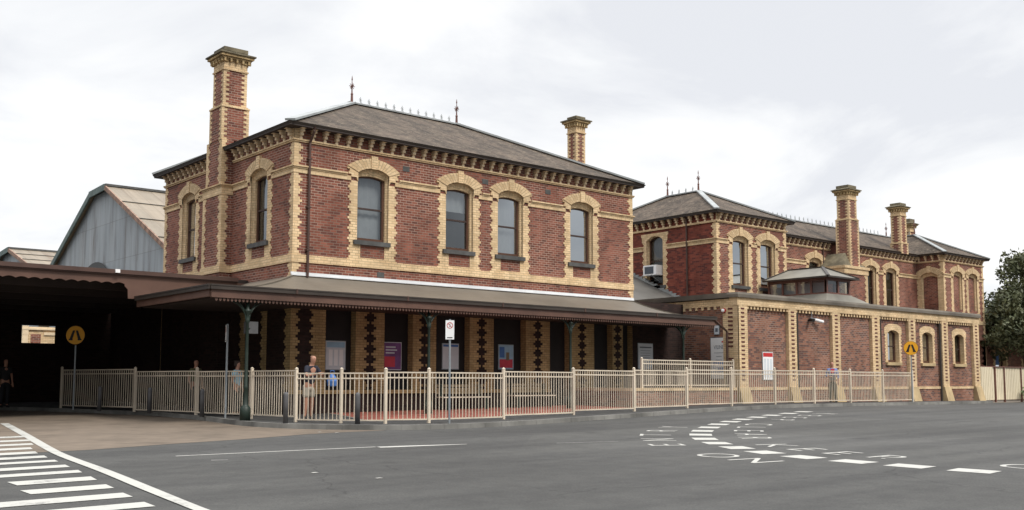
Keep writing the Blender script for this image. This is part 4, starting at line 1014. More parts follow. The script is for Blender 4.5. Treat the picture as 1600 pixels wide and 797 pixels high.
mb.face([(42, a, 8.28), (66, a, 8.28), (66, 36.75, 9.98), (42, 36.75, 9.98)]); mb.face([(42, RY1+.3, 8.28), (66, RY1+.3, 8.28), (66, 36.75, 9.98), (42, 36.75, 9.98)])
rr = mb.build('roof', M['slate'], REAR)
mb = MB(); mb.bar((42, 36.75, 10.01), (66, 36.75, 10.01), .24, .06); mb.build('ridge_flashing', M['lead'], rr)
cresting(rr, (44.2, 36.75, 10.04), (64.0, 36.75, 10.04), .46)
rc = hip(REAR, CX0, CX1, CY, 40.0, (66.0, 35.3, 10.05), (66.0, 37.4, 10.05), hw=.24)
finial(rc, (66.0, 35.3, 10.05)); finial(rc, (66.0, 37.4, 10.05)); cresting(rc, (66.0, 35.45, 10.08), (66.0, 37.3, 10.08))
# chimney breast and tall chimney on the recessed wall
mb = MB(); mb.box(51.85+.35, 54.3+.35, 32.25, RY+.02, 2.8, 6.7); bx = mb.build('chimney_breast', M['red'], REAR)
mb = MB(); FX = Fr('x', 32.25, -1); FX2 = Fr('y', 52.2, -1)
teeth(mb, FX, 52.19, 1, 3, 6.25, .2, .075); teeth(mb, FX, 54.66, -1, 3, 6.25, .2, .075); teeth(mb, FX2, 32.24, 1, 3, 6.25, .2, .075)
mb.box(52.14, 54.7, 32.2, RY, 6.25, 6.55); mb.box(52.08, 54.76, 32.14, RY, 6.55, 6.7); mb.build('breast_dressing', M['yel'], bx)
mb = MB(); mb.hexa([(52.12, 32.25, 6.7), (53.0, 32.25, 6.7), (53.0, RY, 6.7), (52.12, RY, 6.7), (52.9, 32.6, 7.5), (53.0, 32.6, 7.5), (53.0, RY, 7.5), (52.9, RY, 7.5)]); mb.build('breast_weathering', M['capstone'], bx); mb = MB(); mb.hexa([(53.95, 32.25, 6.7), (54.72, 32.25, 6.7), (54.72, RY, 6.7), (53.95, RY, 6.7), (53.95, 32.6, 7.0), (54.0, 32.6, 7.0), (54.0, RY, 7.0), (53.95, RY, 7.0)]); mb.build('breast_weathering', M['capstone'], bx)
chimney(REAR, 53.45, 32.75, .42, .38, 6.7, 9.5, 10.65, 11.52, grow=.07)
chimney(REAR, 61.2, 33.80, .36, .33, 8.2, 8.9, 10.65, 11.5, grow=.05)
chimney(REAR, 69.2, 37.5, .34, .32, 7.6, 9.0, 10.8, 11.75, grow=.05)
for pp in ([(45.5, RY-.17, 8.2), (45.5, RY-.07, 7.9), (45.5, RY-.07, 3.4)], [(BX0-.08, 32.9, 8.2), (BX0-.07, 32.9, 7.8), (BX0-.07, 32.9, 3.9)], [(52.4, RY-.07, 8.2), (52.4, RY-.07, 6.8)]):
    dp = MB(); dp.tube(pp, .045, 8); dp.build('downpipe', M['brownmetal'], REAR)
vp = MB(); vp.tube([(46.6, 34.1, 8.3), (46.6, 34.1, 9.3)], .035, 6); vp.build('vent_pipe', M['bollard'], REAR)

# ------------------------------------------------------------------ air conditioner, lamps, camera, wall signs
AC = empty('air_conditioner', (38.7, 35.1, 5.3)); tag(AC, 'white box air conditioner jutting from the side window of the rear range', 'air conditioner')
mb = MB(); mb.box(38.78, 39.35, 34.62, 35.50, 5.42, 5.93); mb.build('casing', M['signwhite'], AC)
mb = MB(); mb.box(38.77, 38.79, 34.80, 35.40, 5.49, 5.86)
for k in range(6): mb.box(38.755, 38.775, 34.82, 35.38, 5.51+k*.06, 5.53+k*.06)
mb.build('grille', M['greytext'], AC)
mb = MB(); mb.bar((38.6, 34.8, 5.41), (39.2, 34.8, 5.1), .03, .03); mb.bar((38.6, 35.4, 5.41), (39.2, 35.4, 5.1), .03, .03); mb.build('bracket', M['galv'], AC)
AL = empty('alarm_lamp', (34.55, 27.1, 3.0)); tag(AL, 'round red and white alarm lamp high on the wing wall beside the corner pier', 'lamp')
mb = MB(); mb.tube([(34.62, 27.1, 3.0), (34.54, 27.1, 3.0)], .10, 16); mb.build('base', M['signred'], AL)
mb = MB(); mb.tube([(34.54, 27.1, 3.0), (34.48, 27.1, 3.0), (34.46, 27.1, 3.0)], [.075, .07, .04], 14); mb.build('lens', M['signwhite'], AL)
CC = empty('security_camera', (40.1, 26.5, 2.9)); tag(CC, 'pair of grey security cameras hanging from the parapet of the wing', 'camera')
mb = MB(); mb.tube([(40.0, 26.42, 3.15), (40.0, 26.42, 2.86)], .02, 6); mb.bar((39.9, 26.42, 2.88), (40.35, 26.4, 2.86), .03, .03); mb.build('bracket', M['galv'], CC)
mb = MB(); mb.tube([(39.95, 26.5, 2.80), (39.80, 26.2, 2.75)], .075, 10); mb.build('camera_head', M['black'], CC)
mb = MB(); mb.tube([(40.25, 26.45, 2.82), (40.7, 26.3, 2.72)], .07, 10); mb.build('camera_head', M['signwhite'], CC)

def txt(s, F, u, z, h, d, mat, par, align='CENTER', flip=1, name='lettering', sx=1.0, extr=.002):
    cu = bpy.data.curves.new('lettering', 'FONT'); cu.body = s; cu.align_x = align; cu.align_y = 'CENTER'; cu.size = h*1.38; cu.extrude = extr
    o = bpy.data.objects.new('lettering', cu); C.objects.link(o)
    dg = bpy.context.evaluated_depsgraph_get(); me = bpy.data.meshes.new_from_object(o.evaluated_get(dg)); bpy.data.objects.remove(o)
    for v in me.vertices: v.co = F(u+flip*v.co.x*sx, z+v.co.y, d+v.co.z)-origin(par)
    me.materials.clear(); me.materials.append(mat); ob = bpy.data.objects.new(name, me); C.objects.link(ob); ob.parent = par; return ob
def poster(name, label, cat, F, u0, u1, z0, z1, mat, d=.0, frame='galv', flip=1, group=None):
    e_ = empty(name, tuple(F((u0+u1)/2, z0, d))); tag(e_, label, cat, group)
    mb = MB(); mb.ob(F, u0-.025, u1+.025, z0-.025, z1+.025, d, d+.03); mb.build('frame', M[frame], e_)
    mb = MB(); mb.ob(F, u0, u1, z0, z1, d+.03, d+.036); mb.build('sheet', M[mat], e_)
    return e_
def block(e_, F, u0, u1, z0, z1, mat, d, nm='printed_block'):
    mb = MB(); mb.ob(F, u0, u1, z0, z1, d, d+.003); return mb.build(nm, M[mat], e_)
FG = Fr('x', Y0+.30, -1)
G_ = 'framed posters on the dark openings under the verandah'
p = poster('poster', 'white timetable poster with pale blue heading, leftmost under the verandah', 'poster', FG, 17.0, 17.72, .40, 1.32, 'paper', .0, group=G_)
block(p, FG, 17.02, 17.70, 1.12, 1.30, 'skyb', .037)
for k in range(3): block(p, FG, 17.10+k*.2, 17.24+k*.2, .52, 1.05, 'signwhite', .037)
p = poster('poster', 'purple and red poster with white writing, behind the second bay of the fence', 'poster', FG, 19.24, 19.95, .42, 1.33, 'purple', .0, 'paper', group=G_)
for k, wd in enumerate((.40, .46, .36)): block(p, FG, 19.32, 19.32+wd, 1.16-k*.10, 1.205-k*.10, 'paper', .037)
block(p, FG, 19.27, 19.70, .50, .86, 'redp', .037)
p = poster('poster', 'grey white poster with blue top strip behind the no stopping sign', 'poster', FG, 21.74, 22.45, .46, 1.35, 'paper', .0, group=G_)
block(p, FG, 21.76, 22.43, 1.25, 1.33, 'bluep', .037)
p = poster('poster', 'blue poster with a red and tan picture, rightmost coloured one under the verandah', 'poster', FG, 24.35, 25.05, .48, 1.37, 'skyb', .0, group=G_)
block(p, FG, 24.38, 25.02, .52, .84, 'redp', .037); block(p, FG, 24.38, 24.62, .9, 1.3, 'bluep', .037); block(p, FG, 24.7, 24.85, .80, 1.1, 'seat', .041)
FG2 = Fr('x', Y0, -1)
p = poster('notice_board', 'plain pale notice board in the dark corner above the landing', 'notice board', FG2, 31.67, 32.56, .55, 1.60, 'paper', .0)
block(p, FG2, 31.75, 32.48, 1.42, 1.47, 'greytext', .037)
for k in range(5): block(p, FG2, 31.8, 32.4, 1.30-k*.1, 1.315-k*.1, 'greytext', .037)
FRR = Fr('y', WX0+.06, -1)
p = poster('railway_sign', 'large white sign with serif heading and blue panel on the wing side wall', 'sign', FRR, 27.02, 27.86, .15, 1.86, 'signwhite', .0)
txt('V/LINE', FRR, 27.44, 1.46, .17, .037, M['greytext'], p, flip=-1, sx=.78)
block(p, FRR, 27.20, 27.28, 1.66, 1.72, 'signred', .037)
for k, wd in enumerate((.5, .3, .34)): block(p, FRR, 27.44-wd/2, 27.44+wd/2, 1.22-k*.15, 1.235-k*.15, 'greytext', .037)
block(p, FRR, 27.12, 27.76, .68, .88, 'bluep', .037); block(p, FRR, 27.12, 27.76, .42, .62, 'bluep', .037)
block(p, FRR, 27.50, 27.76, .44, .60, 'paper', .041)
p = poster('switch_plate', 'small white plate above the railway sign', 'sign', FRR, 27.42, 27.66, 2.02, 2.38, 'paper', .0)
block(p, FRR, 27.47, 27.61, 2.12, 2.28, 'greytext', .037)
p = poster('bus_notice', 'white notice with red heading on the first brick bay of the wing', 'notice', FWI, 36.44, 37.16, .10, 1.27, 'signwhite', .0)
block(p, FWI, 36.46, 37.14, 1.08, 1.25, 'signred', .037)
for k in range(3): block(p, FWI, 36.52+k*.21, 36.66+k*.21, .2, 1.0, 'paper', .037)

# ------------------------------------------------------------------ raised landing with its brick wall and railing
LAND = empty('landing', (31, 27, -1)); tag(LAND, 'raised brick landing with cream coping in front of the side entrance', 'landing')
mb = MB(); mb.box(28.0, 34.3, 26.3, 26.55, -1.1, -.34); mb.box(28.0, 28.25, 26.55, 29.3, -1.1, -.34); mb.build('retaining_wall', M['mixed'], LAND)
mb = MB(); mb.box(27.95, 34.3, 26.25, 26.6, -.34, -.23); mb.box(27.95, 28.3, 26.6, 29.3, -.34, -.23); mb.build('coping', M['yel'], LAND)
mb = MB(); mb.box(28.3, 34.5, 26.6, 29.3, -.6, -.30); mb.build('floor_slab', M['path'], LAND)

def fence_panel(p, q, zt, zb, name, par, dz=0.0):
    """one welded panel between posts at p and q"""
    mb = MB(); p, q = V((*p, 0)), V((*q, 0)); d = q-p; L = d.length; d.normalize(); a, b = p+d*.035, q-d*.035
    up = V((0, 0, 1))
    for z in (zt, zt-.14, zb): mb.bar(a+up*z, b+up*z, .032, .036)
    n = max(2, round(L/.124))
    for k in range(1, n):
        c = p+d*(L*k/n); mb.bar(c+up*zb, c+up*zt, .019, .019, up=V((d.x, d.y, 0)))
    return mb.build(name, M['fence'], par)
def fence_post(src, par, x, y, z, h):
    mb = MB(); mb.box(x-.036, x+.036, y-.036, y+.036, z, z+h); mb.lathe((x, y, z+h), [(.05, 0), (.05, .012), (.028, .03), (.005, .045)], 8)
    return mb.build('post', M['fence'], par)
FENCE = empty('pedestrian_fence', (13.6, 25.4, -1.1)); tag(FENCE, 'long cream metal railing along the footpath kerb', 'fence')
FPTS = [(11.41, 38.67), (12.51, 34.42), (13.14, 30.84), (13.5, 27.77), (13.67, 25.4), (14.35, 24.15), (15.15, 23.2), (16.25, 22.75), (19.05, 22.95), (22.37, 23.5), (25.75, 24.05), (29.15, 24.6), (32.0, 24.78), (34.82, 24.8), (37.59, 24.8), (40.36, 24.8), (43.05, 24.8), (45.79, 24.85)]
for x, y in FPTS: fence_post(None, FENCE, x, y, g(x, y)+.12, 1.46)
for k in range(len(FPTS)-1):
    a, b = FPTS[k], FPTS[k+1]; z = (g(*a)+g(*b))/2+.13
    # each panel is level and steps at the posts, as built
    st = (.02, -.02, .0, .03, -.03, -.02, .0, -.02, -.01, .02, .01, .02, .0, .0, .01, -.01, .0)[k]
    fence_panel(a, b, z+1.36+st, z+.10+st, 'panel', FENCE)
LF = empty('landing_railing', (31.5, 26.4, -.25)); tag(LF, 'short cream railing standing on the raised landing wall', 'fence')
for x in (28.72, 31.53, 34.25): fence_post(None, LF, x, 26.42, -.23, 1.12)
fence_panel((28.72, 26.42), (31.53, 26.42), .83, -.13, 'panel', LF); fence_panel((31.53, 26.42), (34.25, 26.42), .83, -.13, 'panel', LF)

# ------------------------------------------------------------------ canopy at the left
CYF = 32.4
CAN = empty('entrance_canopy', (9, 31, -1)); tag(CAN, 'dark brown carriage canopy with scalloped fascia over the road at left', 'canopy')
FC = Fr('x', CYF, -1); ZT = 3.49
mb = MB(); mb.ob(FC, -16, X0-.45, ZT-.13, ZT, -.02, .14); mb.ob(FC, -16, X0-.45, ZT-.17, ZT-.13, -.02, .08); mb.build('gutter', M['brownmetal'], CAN)
mb = MB()
x = -16.0
while x < 11.3:
    w = .355; pts = [(x, ZT-.17)]+[(x, ZT-.44)]+[(x+w*t/6, ZT-.44-.05*math.sin(math.pi*t/6)*-1) for t in range(1, 6)]+[(x+w, ZT-.44), (x+w, ZT-.17)]
    mb.prism(FC, pts, -.02, .02); x += w
mb.prism(FC, [(x, ZT-.17), (x, ZT-.5), (x+.10, ZT-.60), (x+.12, 2.60), (X0, 2.60), (X0, ZT-.17)], -.02, .02)
mb.build('fascia', M['fascia'], CAN)
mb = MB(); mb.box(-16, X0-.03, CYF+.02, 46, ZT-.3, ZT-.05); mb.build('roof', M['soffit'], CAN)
mb = MB()
for y in frange(33.5, 45, 5): mb.box(-16, X0-.1, y, y+.2, ZT-.55, ZT-.3)
mb.build('beam', M['soffit'], CAN)
for y in (40.0, 44.5):
    mb = MB(); mb.lathe((9.0, y, g(9.0, y)+.0), [(.13, 0), (.13, .4), (.08, .5), (.07, 3), (.12, 3.1), (.12, ZT+.3)], 10); mb.build('post', M['post'], CAN)
mb = MB(); mb.ob(FC, 10.98, 11.12, ZT-.11, ZT-.0, .14, .2); mb.build('light_fitting', M['signwhite'], CAN)
BW = empty('platform_wall', (0, 46, -1)); tag(BW, 'dark wall at the back of the canopy with a small opening to the daylight', 'wall')
FK = Fr('x', 46, -1)
wall(FK, -16, X0, -1.4, ZT-.3, [(11.9, 13.22, 1.60, 2.34, 0)]).build('brickwork', M['dark'], BW)
wall(Fr('y', -16, 1), 33, 46, -1.4, ZT-.3, []).build('side_brickwork', M['dark'], BW)
PB = empty('distant_building', (16.2, 59, -1)); tag(PB, 'pale cream building with a parapet seen through the canopy opening', 'building')
mb = MB(); mb.box(15.1, 17.5, 58, 61, -1.5, 2.72); mb.build('wall', M['yel'], PB)
mb = MB(); mb.box(15.0, 17.6, 57.9, 61.1, 2.72, 2.80); mb.box(15.05, 17.55, 57.95, 61.05, 2.80, 2.88); mb.box(15.02, 15.32, 57.92, 58.3, 2.45, 2.93); mb.box(16.1, 17.5, 57.94, 58.2, 2.45, 2.60); mb.box(15.02, 15.30, 57.93, 58.2, -1.5, 2.45); mb.build('parapet', M['corbel'], PB)
mb = MB(); mb.box(15.45, 15.95, 57.97, 58.05, .5, 2.5); mb.build('window', M['red'], PB)

# ------------------------------------------------------------------ train sheds
def shed(name, label, X, X2, ridge_y, kink_y, zr, zk, yl, zl, yr, zr_, apex=True):
    s = empty(name, (X, ridge_y, -1)); tag(s, label, 'shed')
    P = [(yr, zr_), (ridge_y, zr), (kink_y, zk), (yl, zl)]
    mb = MB(); mb.face([(X, y, z) for y, z in [(yr, -1), *P, (yl, -1)]]); mb.build('gable', M['iron'], s)
    mb = MB()
    for (a, b) in zip(P, P[1:]): mb.face([(X-.25, a[0], a[1]+.12), (X2, a[0], a[1]+.12), (X2, b[0], b[1]+.12), (X-.25, b[0], b[1]+.12)])
    mb.face([(X, yr, -1), (X2, yr, -1), (X2, yr, zr_), (X, yr, zr_)]); mb.face([(X, yl, -1), (X2, yl, -1), (X2, yl, zl), (X, yl, zl)]); mb.face([(X2, y, z) for y, z in [(yr, -1), *P, (yl, -1)]])
    ro = mb.build('roof', M['ironroof'], s)
    mb = MB(); mb.bar((X-.28, P[0][0], P[0][1]+.02), (X-.28, P[1][0], P[1][1]+.02), .08, .24); mb.build('barge_board', M['rust'], s)
    mb = MB(); mb.bar((X-.30, P[1][0], P[1][1]+.05), (X-.30, P[2][0], P[2][1]+.05), .08, .34); mb.bar((X-.28, P[2][0], P[2][1]+.02), (X-.28, P[3][0], P[3][1]+.02), .08, .32); mb.build('barge_board', M['greenbarge'], s)
    mb = MB(); mb.bar((X-.3, ridge_y, zr+.16), (X2, ridge_y, zr+.16), .30, .12)
    for k in range(1, 4):
        t = k/4; y_, z_ = P[0][0]+(P[1][0]-P[0][0])*t, P[0][1]+(P[1][1]-P[0][1])*t; mb.bar((X-.25, y_, z_+.14), (X2, y_, z_+.14), .10, .03)
    mb.build('ridge_cap', M['sill'], ro)
    return s
S1 = shed('train_shed', 'grey corrugated iron train shed gable with tan roof, behind the station building', 18.35, 80, 55.13, 57.6, 10.28, 10.18, 65.0, 6.4, 45.0, 5.5)
mb = MB(); mb.face([(18.28, 56.9+2.6*math.cos(a), 4.9+1.55*math.sin(a)) for a in [math.pi*k/16 for k in range(17)]]); mb.build('arched_opening', M['black'], S1)
shed('low_shed', 'smaller corrugated shed at the far left edge behind the canopy', 18, 60, 72.6, 74.6, 8.6, 8.45, 78.5, 6.6, 66, 6.6)

# ------------------------------------------------------------------ signs on poles
def disc(mb, c, n, r, th, seg=28):
    n = V(n).normalized(); t = V((-n.y, n.x, 0)); u = V((0, 0, 1)); c = V(c)
    f = [c+n*th/2+(t*math.cos(2*math.pi*k/seg)+u*math.sin(2*math.pi*k/seg))*r for k in range(seg)]; b = [p-n*th for p in f]
    i = mb.pts(f); j = mb.pts(b); mb.f += [i, j[::-1]]
    for k in range(seg): mb.f.append([i[k], j[k], j[(k+1) % seg], i[(k+1) % seg]])
def crossing_sign(x, y, nrm, zc, r, label, ztop):
    zb = g(x, y)+.12; e_ = empty('crossing_sign', (x, y, zb)); tag(e_, label, 'road sign')
    mb = MB(); mb.tube([(x, y, zb), (x, y, ztop)], .03, 10); mb.build('pole', M['galv'], e_)
    n = V((*nrm, 0)).normalized(); t = V((-n.y, n.x, 0)); c = V((x, y, zc))+n*.05
    mb = MB(); disc(mb, c, n, r+.012, .012); mb.build('border', M['black'], e_)
    mb = MB(); disc(mb, c+n*.010, n, r, .010); pl_ = mb.build('plate', M['signyel'], e_)
    mb = MB(); F = lambda u, z, d=0: c+t*u+V((0, 0, z))+n*(.018+d)
    s = r/.33
    for sg in (-1, 1):
        mb.prism(F, [(sg*.01*s, .17*s), (sg*.09*s, .17*s), (sg*.20*s, -.13*s), (sg*.10*s, -.15*s)], 0, .003)
        mb.prism(F, [(sg*.08*s, -.15*s), (sg*.21*s, -.13*s), (sg*.24*s, -.18*s), (sg*.10*s, -.19*s)], 0, .003)
    mb.build('symbol', M['black'], e_)
crossing_sign(11.38, 37.14, (-.75, -.95), 1.60, .32, 'round yellow pedestrian crossing sign on a pole at the left end of the railing', 1.25)
crossing_sign(44.95, 24.42, (-.86, -.5), 1.58, .315, 'round yellow pedestrian crossing sign on a pole in front of the wing', 1.3)
def parking_sign(x, y, nrm, z0, z1, w, label):
    zb = g(x, y)+.12; e_ = empty('no_stopping_sign', (x, y, zb)); tag(e_, label, 'road sign')
    mb = MB(); mb.tube([(x, y, zb), (x, y, z1+.03)], .03, 10); mb.build('pole', M['galv'], e_)
    n = V((*nrm, 0)).normalized(); t = V((-n.y, n.x, 0)); c = V((x, y, 0))+n*.045; F = lambda u, z, d=0: c+t*u+V((0, 0, z))+n*d
    mb = MB(); mb.ob(F, -w/2, w/2, z0, z1, -.003, .003); mb.build('plate', M['signwhite'], e_)
    mb = MB(); zc = z1-.14; ro_, ri = .085, .068
    for k in range(24):
        a, b = 2*math.pi*k/24, 2*math.pi*(k+1)/24
        mb.face([F(ri*math.cos(a), zc+ri*math.sin(a), .006), F(ro_*math.cos(a), zc+ro_*math.sin(a), .006), F(ro_*math.cos(b), zc+ro_*math.sin(b), .006), F(ri*math.cos(b), zc+ri*math.sin(b), .006)])
    mb.ob(F, -.008, .008, zc-.001, zc+.001, .005, .006)
    mb.prism(F, [(-.055, zc+.045), (-.045, zc+.055), (.055, zc-.045), (.045, zc-.055)], .0065, .0085); mb.build('prohibition_ring', M['signred'], e_)
    txt('S', F, 0, zc, .085, .0045, M['black'], e_, extr=.001); mb = MB(); mb.ob(F, -w*.3, w*.3, z0+.035, z0+.06, .003, .006); mb.build('arrow_bar', M['black'], e_)
parking_sign(16.61, 22.3, (-.61, -.79), 1.14, 1.66, .235, 'white no stopping sign on a grey pole in front of the railing')
parking_sign(13.04, 28.5, (-1, .35), 1.16, 1.66, .30, 'white no stopping sign seen nearly edge on, left of the corner verandah post')

# bollards
bp_ = MB(); bp_.lathe((0, 0, 0), [(.068, 0), (.068, .76), (.062, .80), (.045, .83), (.01, .84)], 14)
BO = bp_.build('bollard', M['bollard'], None, smooth=True)
for k, (x, y, lb) in enumerate(((11.75, 35.57, 'grey bollard behind the leftmost railing panel, near the yellow crossing sign'), (12.45, 32.9, 'grey bollard at the second railing panel from the left'), (12.86, 29.75, 'grey bollard just right of the third railing post'), (13.15, 25.0, 'grey bollard in front of the railing near the man in dark polo'), (14.5, 23.55, 'grey bollard in front of the railing below the white timetable poster'))):
    o = BO if k == 0 else BO.copy()
    if k: C.objects.link(o)
    o.location = (x, y, g(x, y)+.12); tag(o, lb, 'bollard', 'bollards along the footpath')
# speaker box by corner post
SP = empty('speaker_box', (13.0, 27.6, 1.4)); tag(SP, 'small grey box fixed behind the corner verandah post', 'speaker')
mb = MB(); mb.box(12.98, 13.30, 27.05, 27.3, 1.36, 1.70); mb.build('casing', M['bollard'], SP); mb = MB(); mb.bar((12.92, 26.98, 1.5), (13.1, 27.1, 1.5), .04, .04); mb.build('bracket', M['post'], SP)
# benches
def bench(x0, x1, y, label):
    z = g((x0+x1)/2, y)+.13; e_ = empty('bench', ((x0+x1)/2, y, z)); tag(e_, label, 'bench', 'benches under the verandah')
    mb = MB()
    for k in range(4): mb.box(x0, x1, y-.22+k*.12, y-.12+k*.12, z+.42, z+.455)
    mb.build('seat', M['fence'], e_)
    mb = MB()
    for k in range(3): mb.box(x0, x1, y+.27+k*.02, y+.29+k*.02, z+.55+k*.12, z+.64+k*.12)
    mb.build('backrest', M['seat'], e_)
    for x in (x0+.2, x1-.2):
        mb = MB(); mb.box(x-.03, x+.03, y-.2, y-.14, z, z+.42); mb.box(x-.03, x+.03, y+.2, y+.26, z, z+.9); mb.box(x-.03, x+.03, y-.14, y+.2, z+.38, z+.42); mb.build('leg', M['post'], e_)
bench(20.9, 23.0, 28.6, 'slatted bench below the poster with the blue top strip'); bench(24.1, 26.1, 28.6, 'slatted bench below the blue picture poster')

# ------------------------------------------------------------------ cream boundary fence, shrub, tree, building beyond
CF = empty('boundary_fence', (58.5, 27, -1.1)); tag(CF, 'cream sheet metal fence with brown posts right of the wing', 'fence')
cf = [(56.15, 26.9), (58.5, 27.0), (58.95, 27.0), (60.1, 27.0), (62.3, 27.0), (64.8, 27.05), (67.5, 27.1)]
for k in range(len(cf)-1):
    a, b = cf[k], cf[k+1]; mb = MB(); n_ = max(2, int((b[0]-a[0])/.1))
    for j in range(n_):
        t0, t1 = j/n_, (j+1)/n_; ya = a[1]+(.02 if j % 2 else 0); x0_, x1_ = a[0]+(b[0]-a[0])*t0, a[0]+(b[0]-a[0])*t1
        mb.box(x0_, x1_, ya, ya+.03, -1.0, .86)
    mb.build('sheet_panel', M['panel'], CF)
for x, y in cf[1:]:
    mb = MB(); mb.box(x-.045, x+.045, y-.06, y+.04, -1.25, .93); mb.build('post', M['lantern'], CF)
mb = MB(); mb.box(56.1, 67.5, 26.93, 27.08, .86, .91); mb.build('top_rail', M['lantern'], CF)
FB_ = empty('neighbouring_building', (73, 33, -1)); tag(FB_, 'brick building with cream arched window half hidden by the tree', 'building')
FN = Fr('x', 32.5, -1)
wall(FN, 69.3, 92, -1.3, 4.6, [(71.15, 72.75, .3, 2.05, .5), (75.5, 76.9, .3, 2.05, .5)]).build('wall', M['red'], FB_)
wall(Fr('y', 69.3, -1), 32.5, 44, -1.3, 4.6, []).build('wall', M['red'], FB_)
for a, b in ((71.15, 72.75), (75.5, 76.9)):
    surround(FB_, FN, a, b, .3, 2.05, .5, -.3, 1.9, wide=.2, step=.08, panel=False)
    window(FB_, FN, a+.07, b-.07, .3, 1.93, .4, blind=0)
mb = MB(); mb.ob(FN, 71.45, 72.15, 1.2, 2.2, -.2, -.18); mb.build('blue_sign', M['bluep'], FB_)
mb = MB(); mb.box(69.1, 92, 32.3, 44, 4.6, 4.8); mb.build('parapet', M['stone'], FB_)
room(FB_, 69.8, 91, 33.3, 43, -1, 4.4)

def leaf_cloud(mb, c, rad, n, size, rnd):
    for _ in range(n):
        while True:
            p = V((rnd.uniform(-1, 1), rnd.uniform(-1, 1), rnd.uniform(-1, 1)))
            if .25 < p.length < 1: break
        q = V(c)+V((p.x*rad[0], p.y*rad[1], p.z*rad[2]))
        a = V((rnd.gauss(0, 1), rnd.gauss(0, 1), rnd.gauss(0, 1))).normalized(); b = a.cross(V((rnd.gauss(0, 1), rnd.gauss(0, 1), rnd.gauss(0, 1)))).normalized()
        s = size*rnd.uniform(.6, 1.4)
        mb.face([q-a*s, q+b*s*.45, q+a*s, q-b*s*.45])
def tree(name, label, x, y, H, spread, seed, n=46, leaf=.15, per=230, low=.38):
    rnd = random.Random(seed); zb = g(x, y)+.05; t = empty(name, (x, y, zb)); tag(t, label, 'tree', 'trees at the right of the station')
    mb = MB(); top = V((x+rnd.uniform(-.5, .5), y, zb+H*.62)); mb.tube([(x, y, zb), (x+.1, y, zb+H*.2), top], [.32, .26, .14], 10); tips = []
    lf = MB()
    for k in range(n):
        a = rnd.uniform(0, 2*math.pi); hh = rnd.uniform(low, 1.0); rr = spread*math.sqrt(max(.05, 1-((hh-.55)/.55)**2))*rnd.uniform(.35, 1.0)
        tip = V((x+rr*math.cos(a), y+rr*math.sin(a), zb+H*hh)); base = V((x, y, zb))+(top-V((x, y, zb)))*min(.95, hh*.9)
        if k % 2 == 0: mb.tube([base, base.lerp(tip, .5)+V((0, 0, .2)), tip], [.10, .06, .02], 5)
        s = rnd.uniform(.55, 1.15)
        leaf_cloud(lf, tip, (s*1.05, s*1.05, s*.72), int(per*s), leaf, rnd)
    mb.build('trunk', M['bark'], t); lf.build('crown', M['leaf'], t)
tree('broadleaf_tree', 'dark bushy tree rising highest behind the cream fence at the right edge', 75.5, 30.2, 10.3, 4.6, 3, n=120, per=200)
tree('broadleaf_tree', 'lower dark tree filling the gap beside the rear range corner', 70.3, 29.9, 7.2, 2.7, 5, n=62, per=200, low=.46)
tree('broadleaf_tree', 'dark tree further right, cut by the photo edge', 83.5, 29.5, 10.5, 4.5, 11, n=70, per=300)
SH = empty('shrub', (63.6, 26.2, -1)); tag(SH, 'low green shrub in front of the cream fence at right edge', 'shrub')
rnd = random.Random(4); mb = MB()
for k in range(9): leaf_cloud(mb, (63.0+rnd.uniform(-1.1, 1.1), 26.3+rnd.uniform(-.3, .3), -.85+rnd.uniform(0, .45)), (.45, .4, .32), 120, .08, rnd)
mb.build('foliage', M['leaf2'], SH)
mb = MB()
for k in range(10):
    a = rnd.uniform(0, 6.28); mb.tube([(62.3, 26.3, -1.05), (62.3+.35*math.cos(a), 26.3+.3*math.sin(a), rnd.uniform(-.4, .1))], [.02, .005], 4)
mb.build('stem', M['bark'], SH)

# ------------------------------------------------------------------ people
SKIN = plain('skin', (.42, .22, .15), .55, .08, 8)
def cloth(n, c): return plain(n, c, .85, .12, 9)
def skinned(name, nodes, edges, mat, parent, loc, rz, sub=2, root=0):
    me = bpy.data.meshes.new(name); me.from_pydata([n[0] for n in nodes], edges, [])
    o = bpy.data.objects.new(name, me); C.objects.link(o)
    md = o.modifiers.new('s', 'SKIN'); md.use_smooth_shade = True
    sv = me.skin_vertices[0].data
    for i, n in enumerate(nodes):
        r = n[1]; sv[i].radius = r if isinstance(r, tuple) else (r, r); sv[i].use_root = (i == root)
    m2 = o.modifiers.new('d', 'SUBSURF'); m2.levels = sub; m2.render_levels = sub
    dg = bpy.context.evaluated_depsgraph_get(); dg.update()
    nm = bpy.data.meshes.new_from_object(o.evaluated_get(dg)); bpy.data.objects.remove(o)
    Rz = Matrix.Rotation(rz, 4, 'Z')
    for v in nm.vertices: v.co = Rz @ v.co
    nm.materials.clear(); nm.materials.append(mat)
    for p in nm.polygons: p.use_smooth = True
    ob = bpy.data.objects.new(name, nm); C.objects.link(ob); ob.parent = parent; return ob
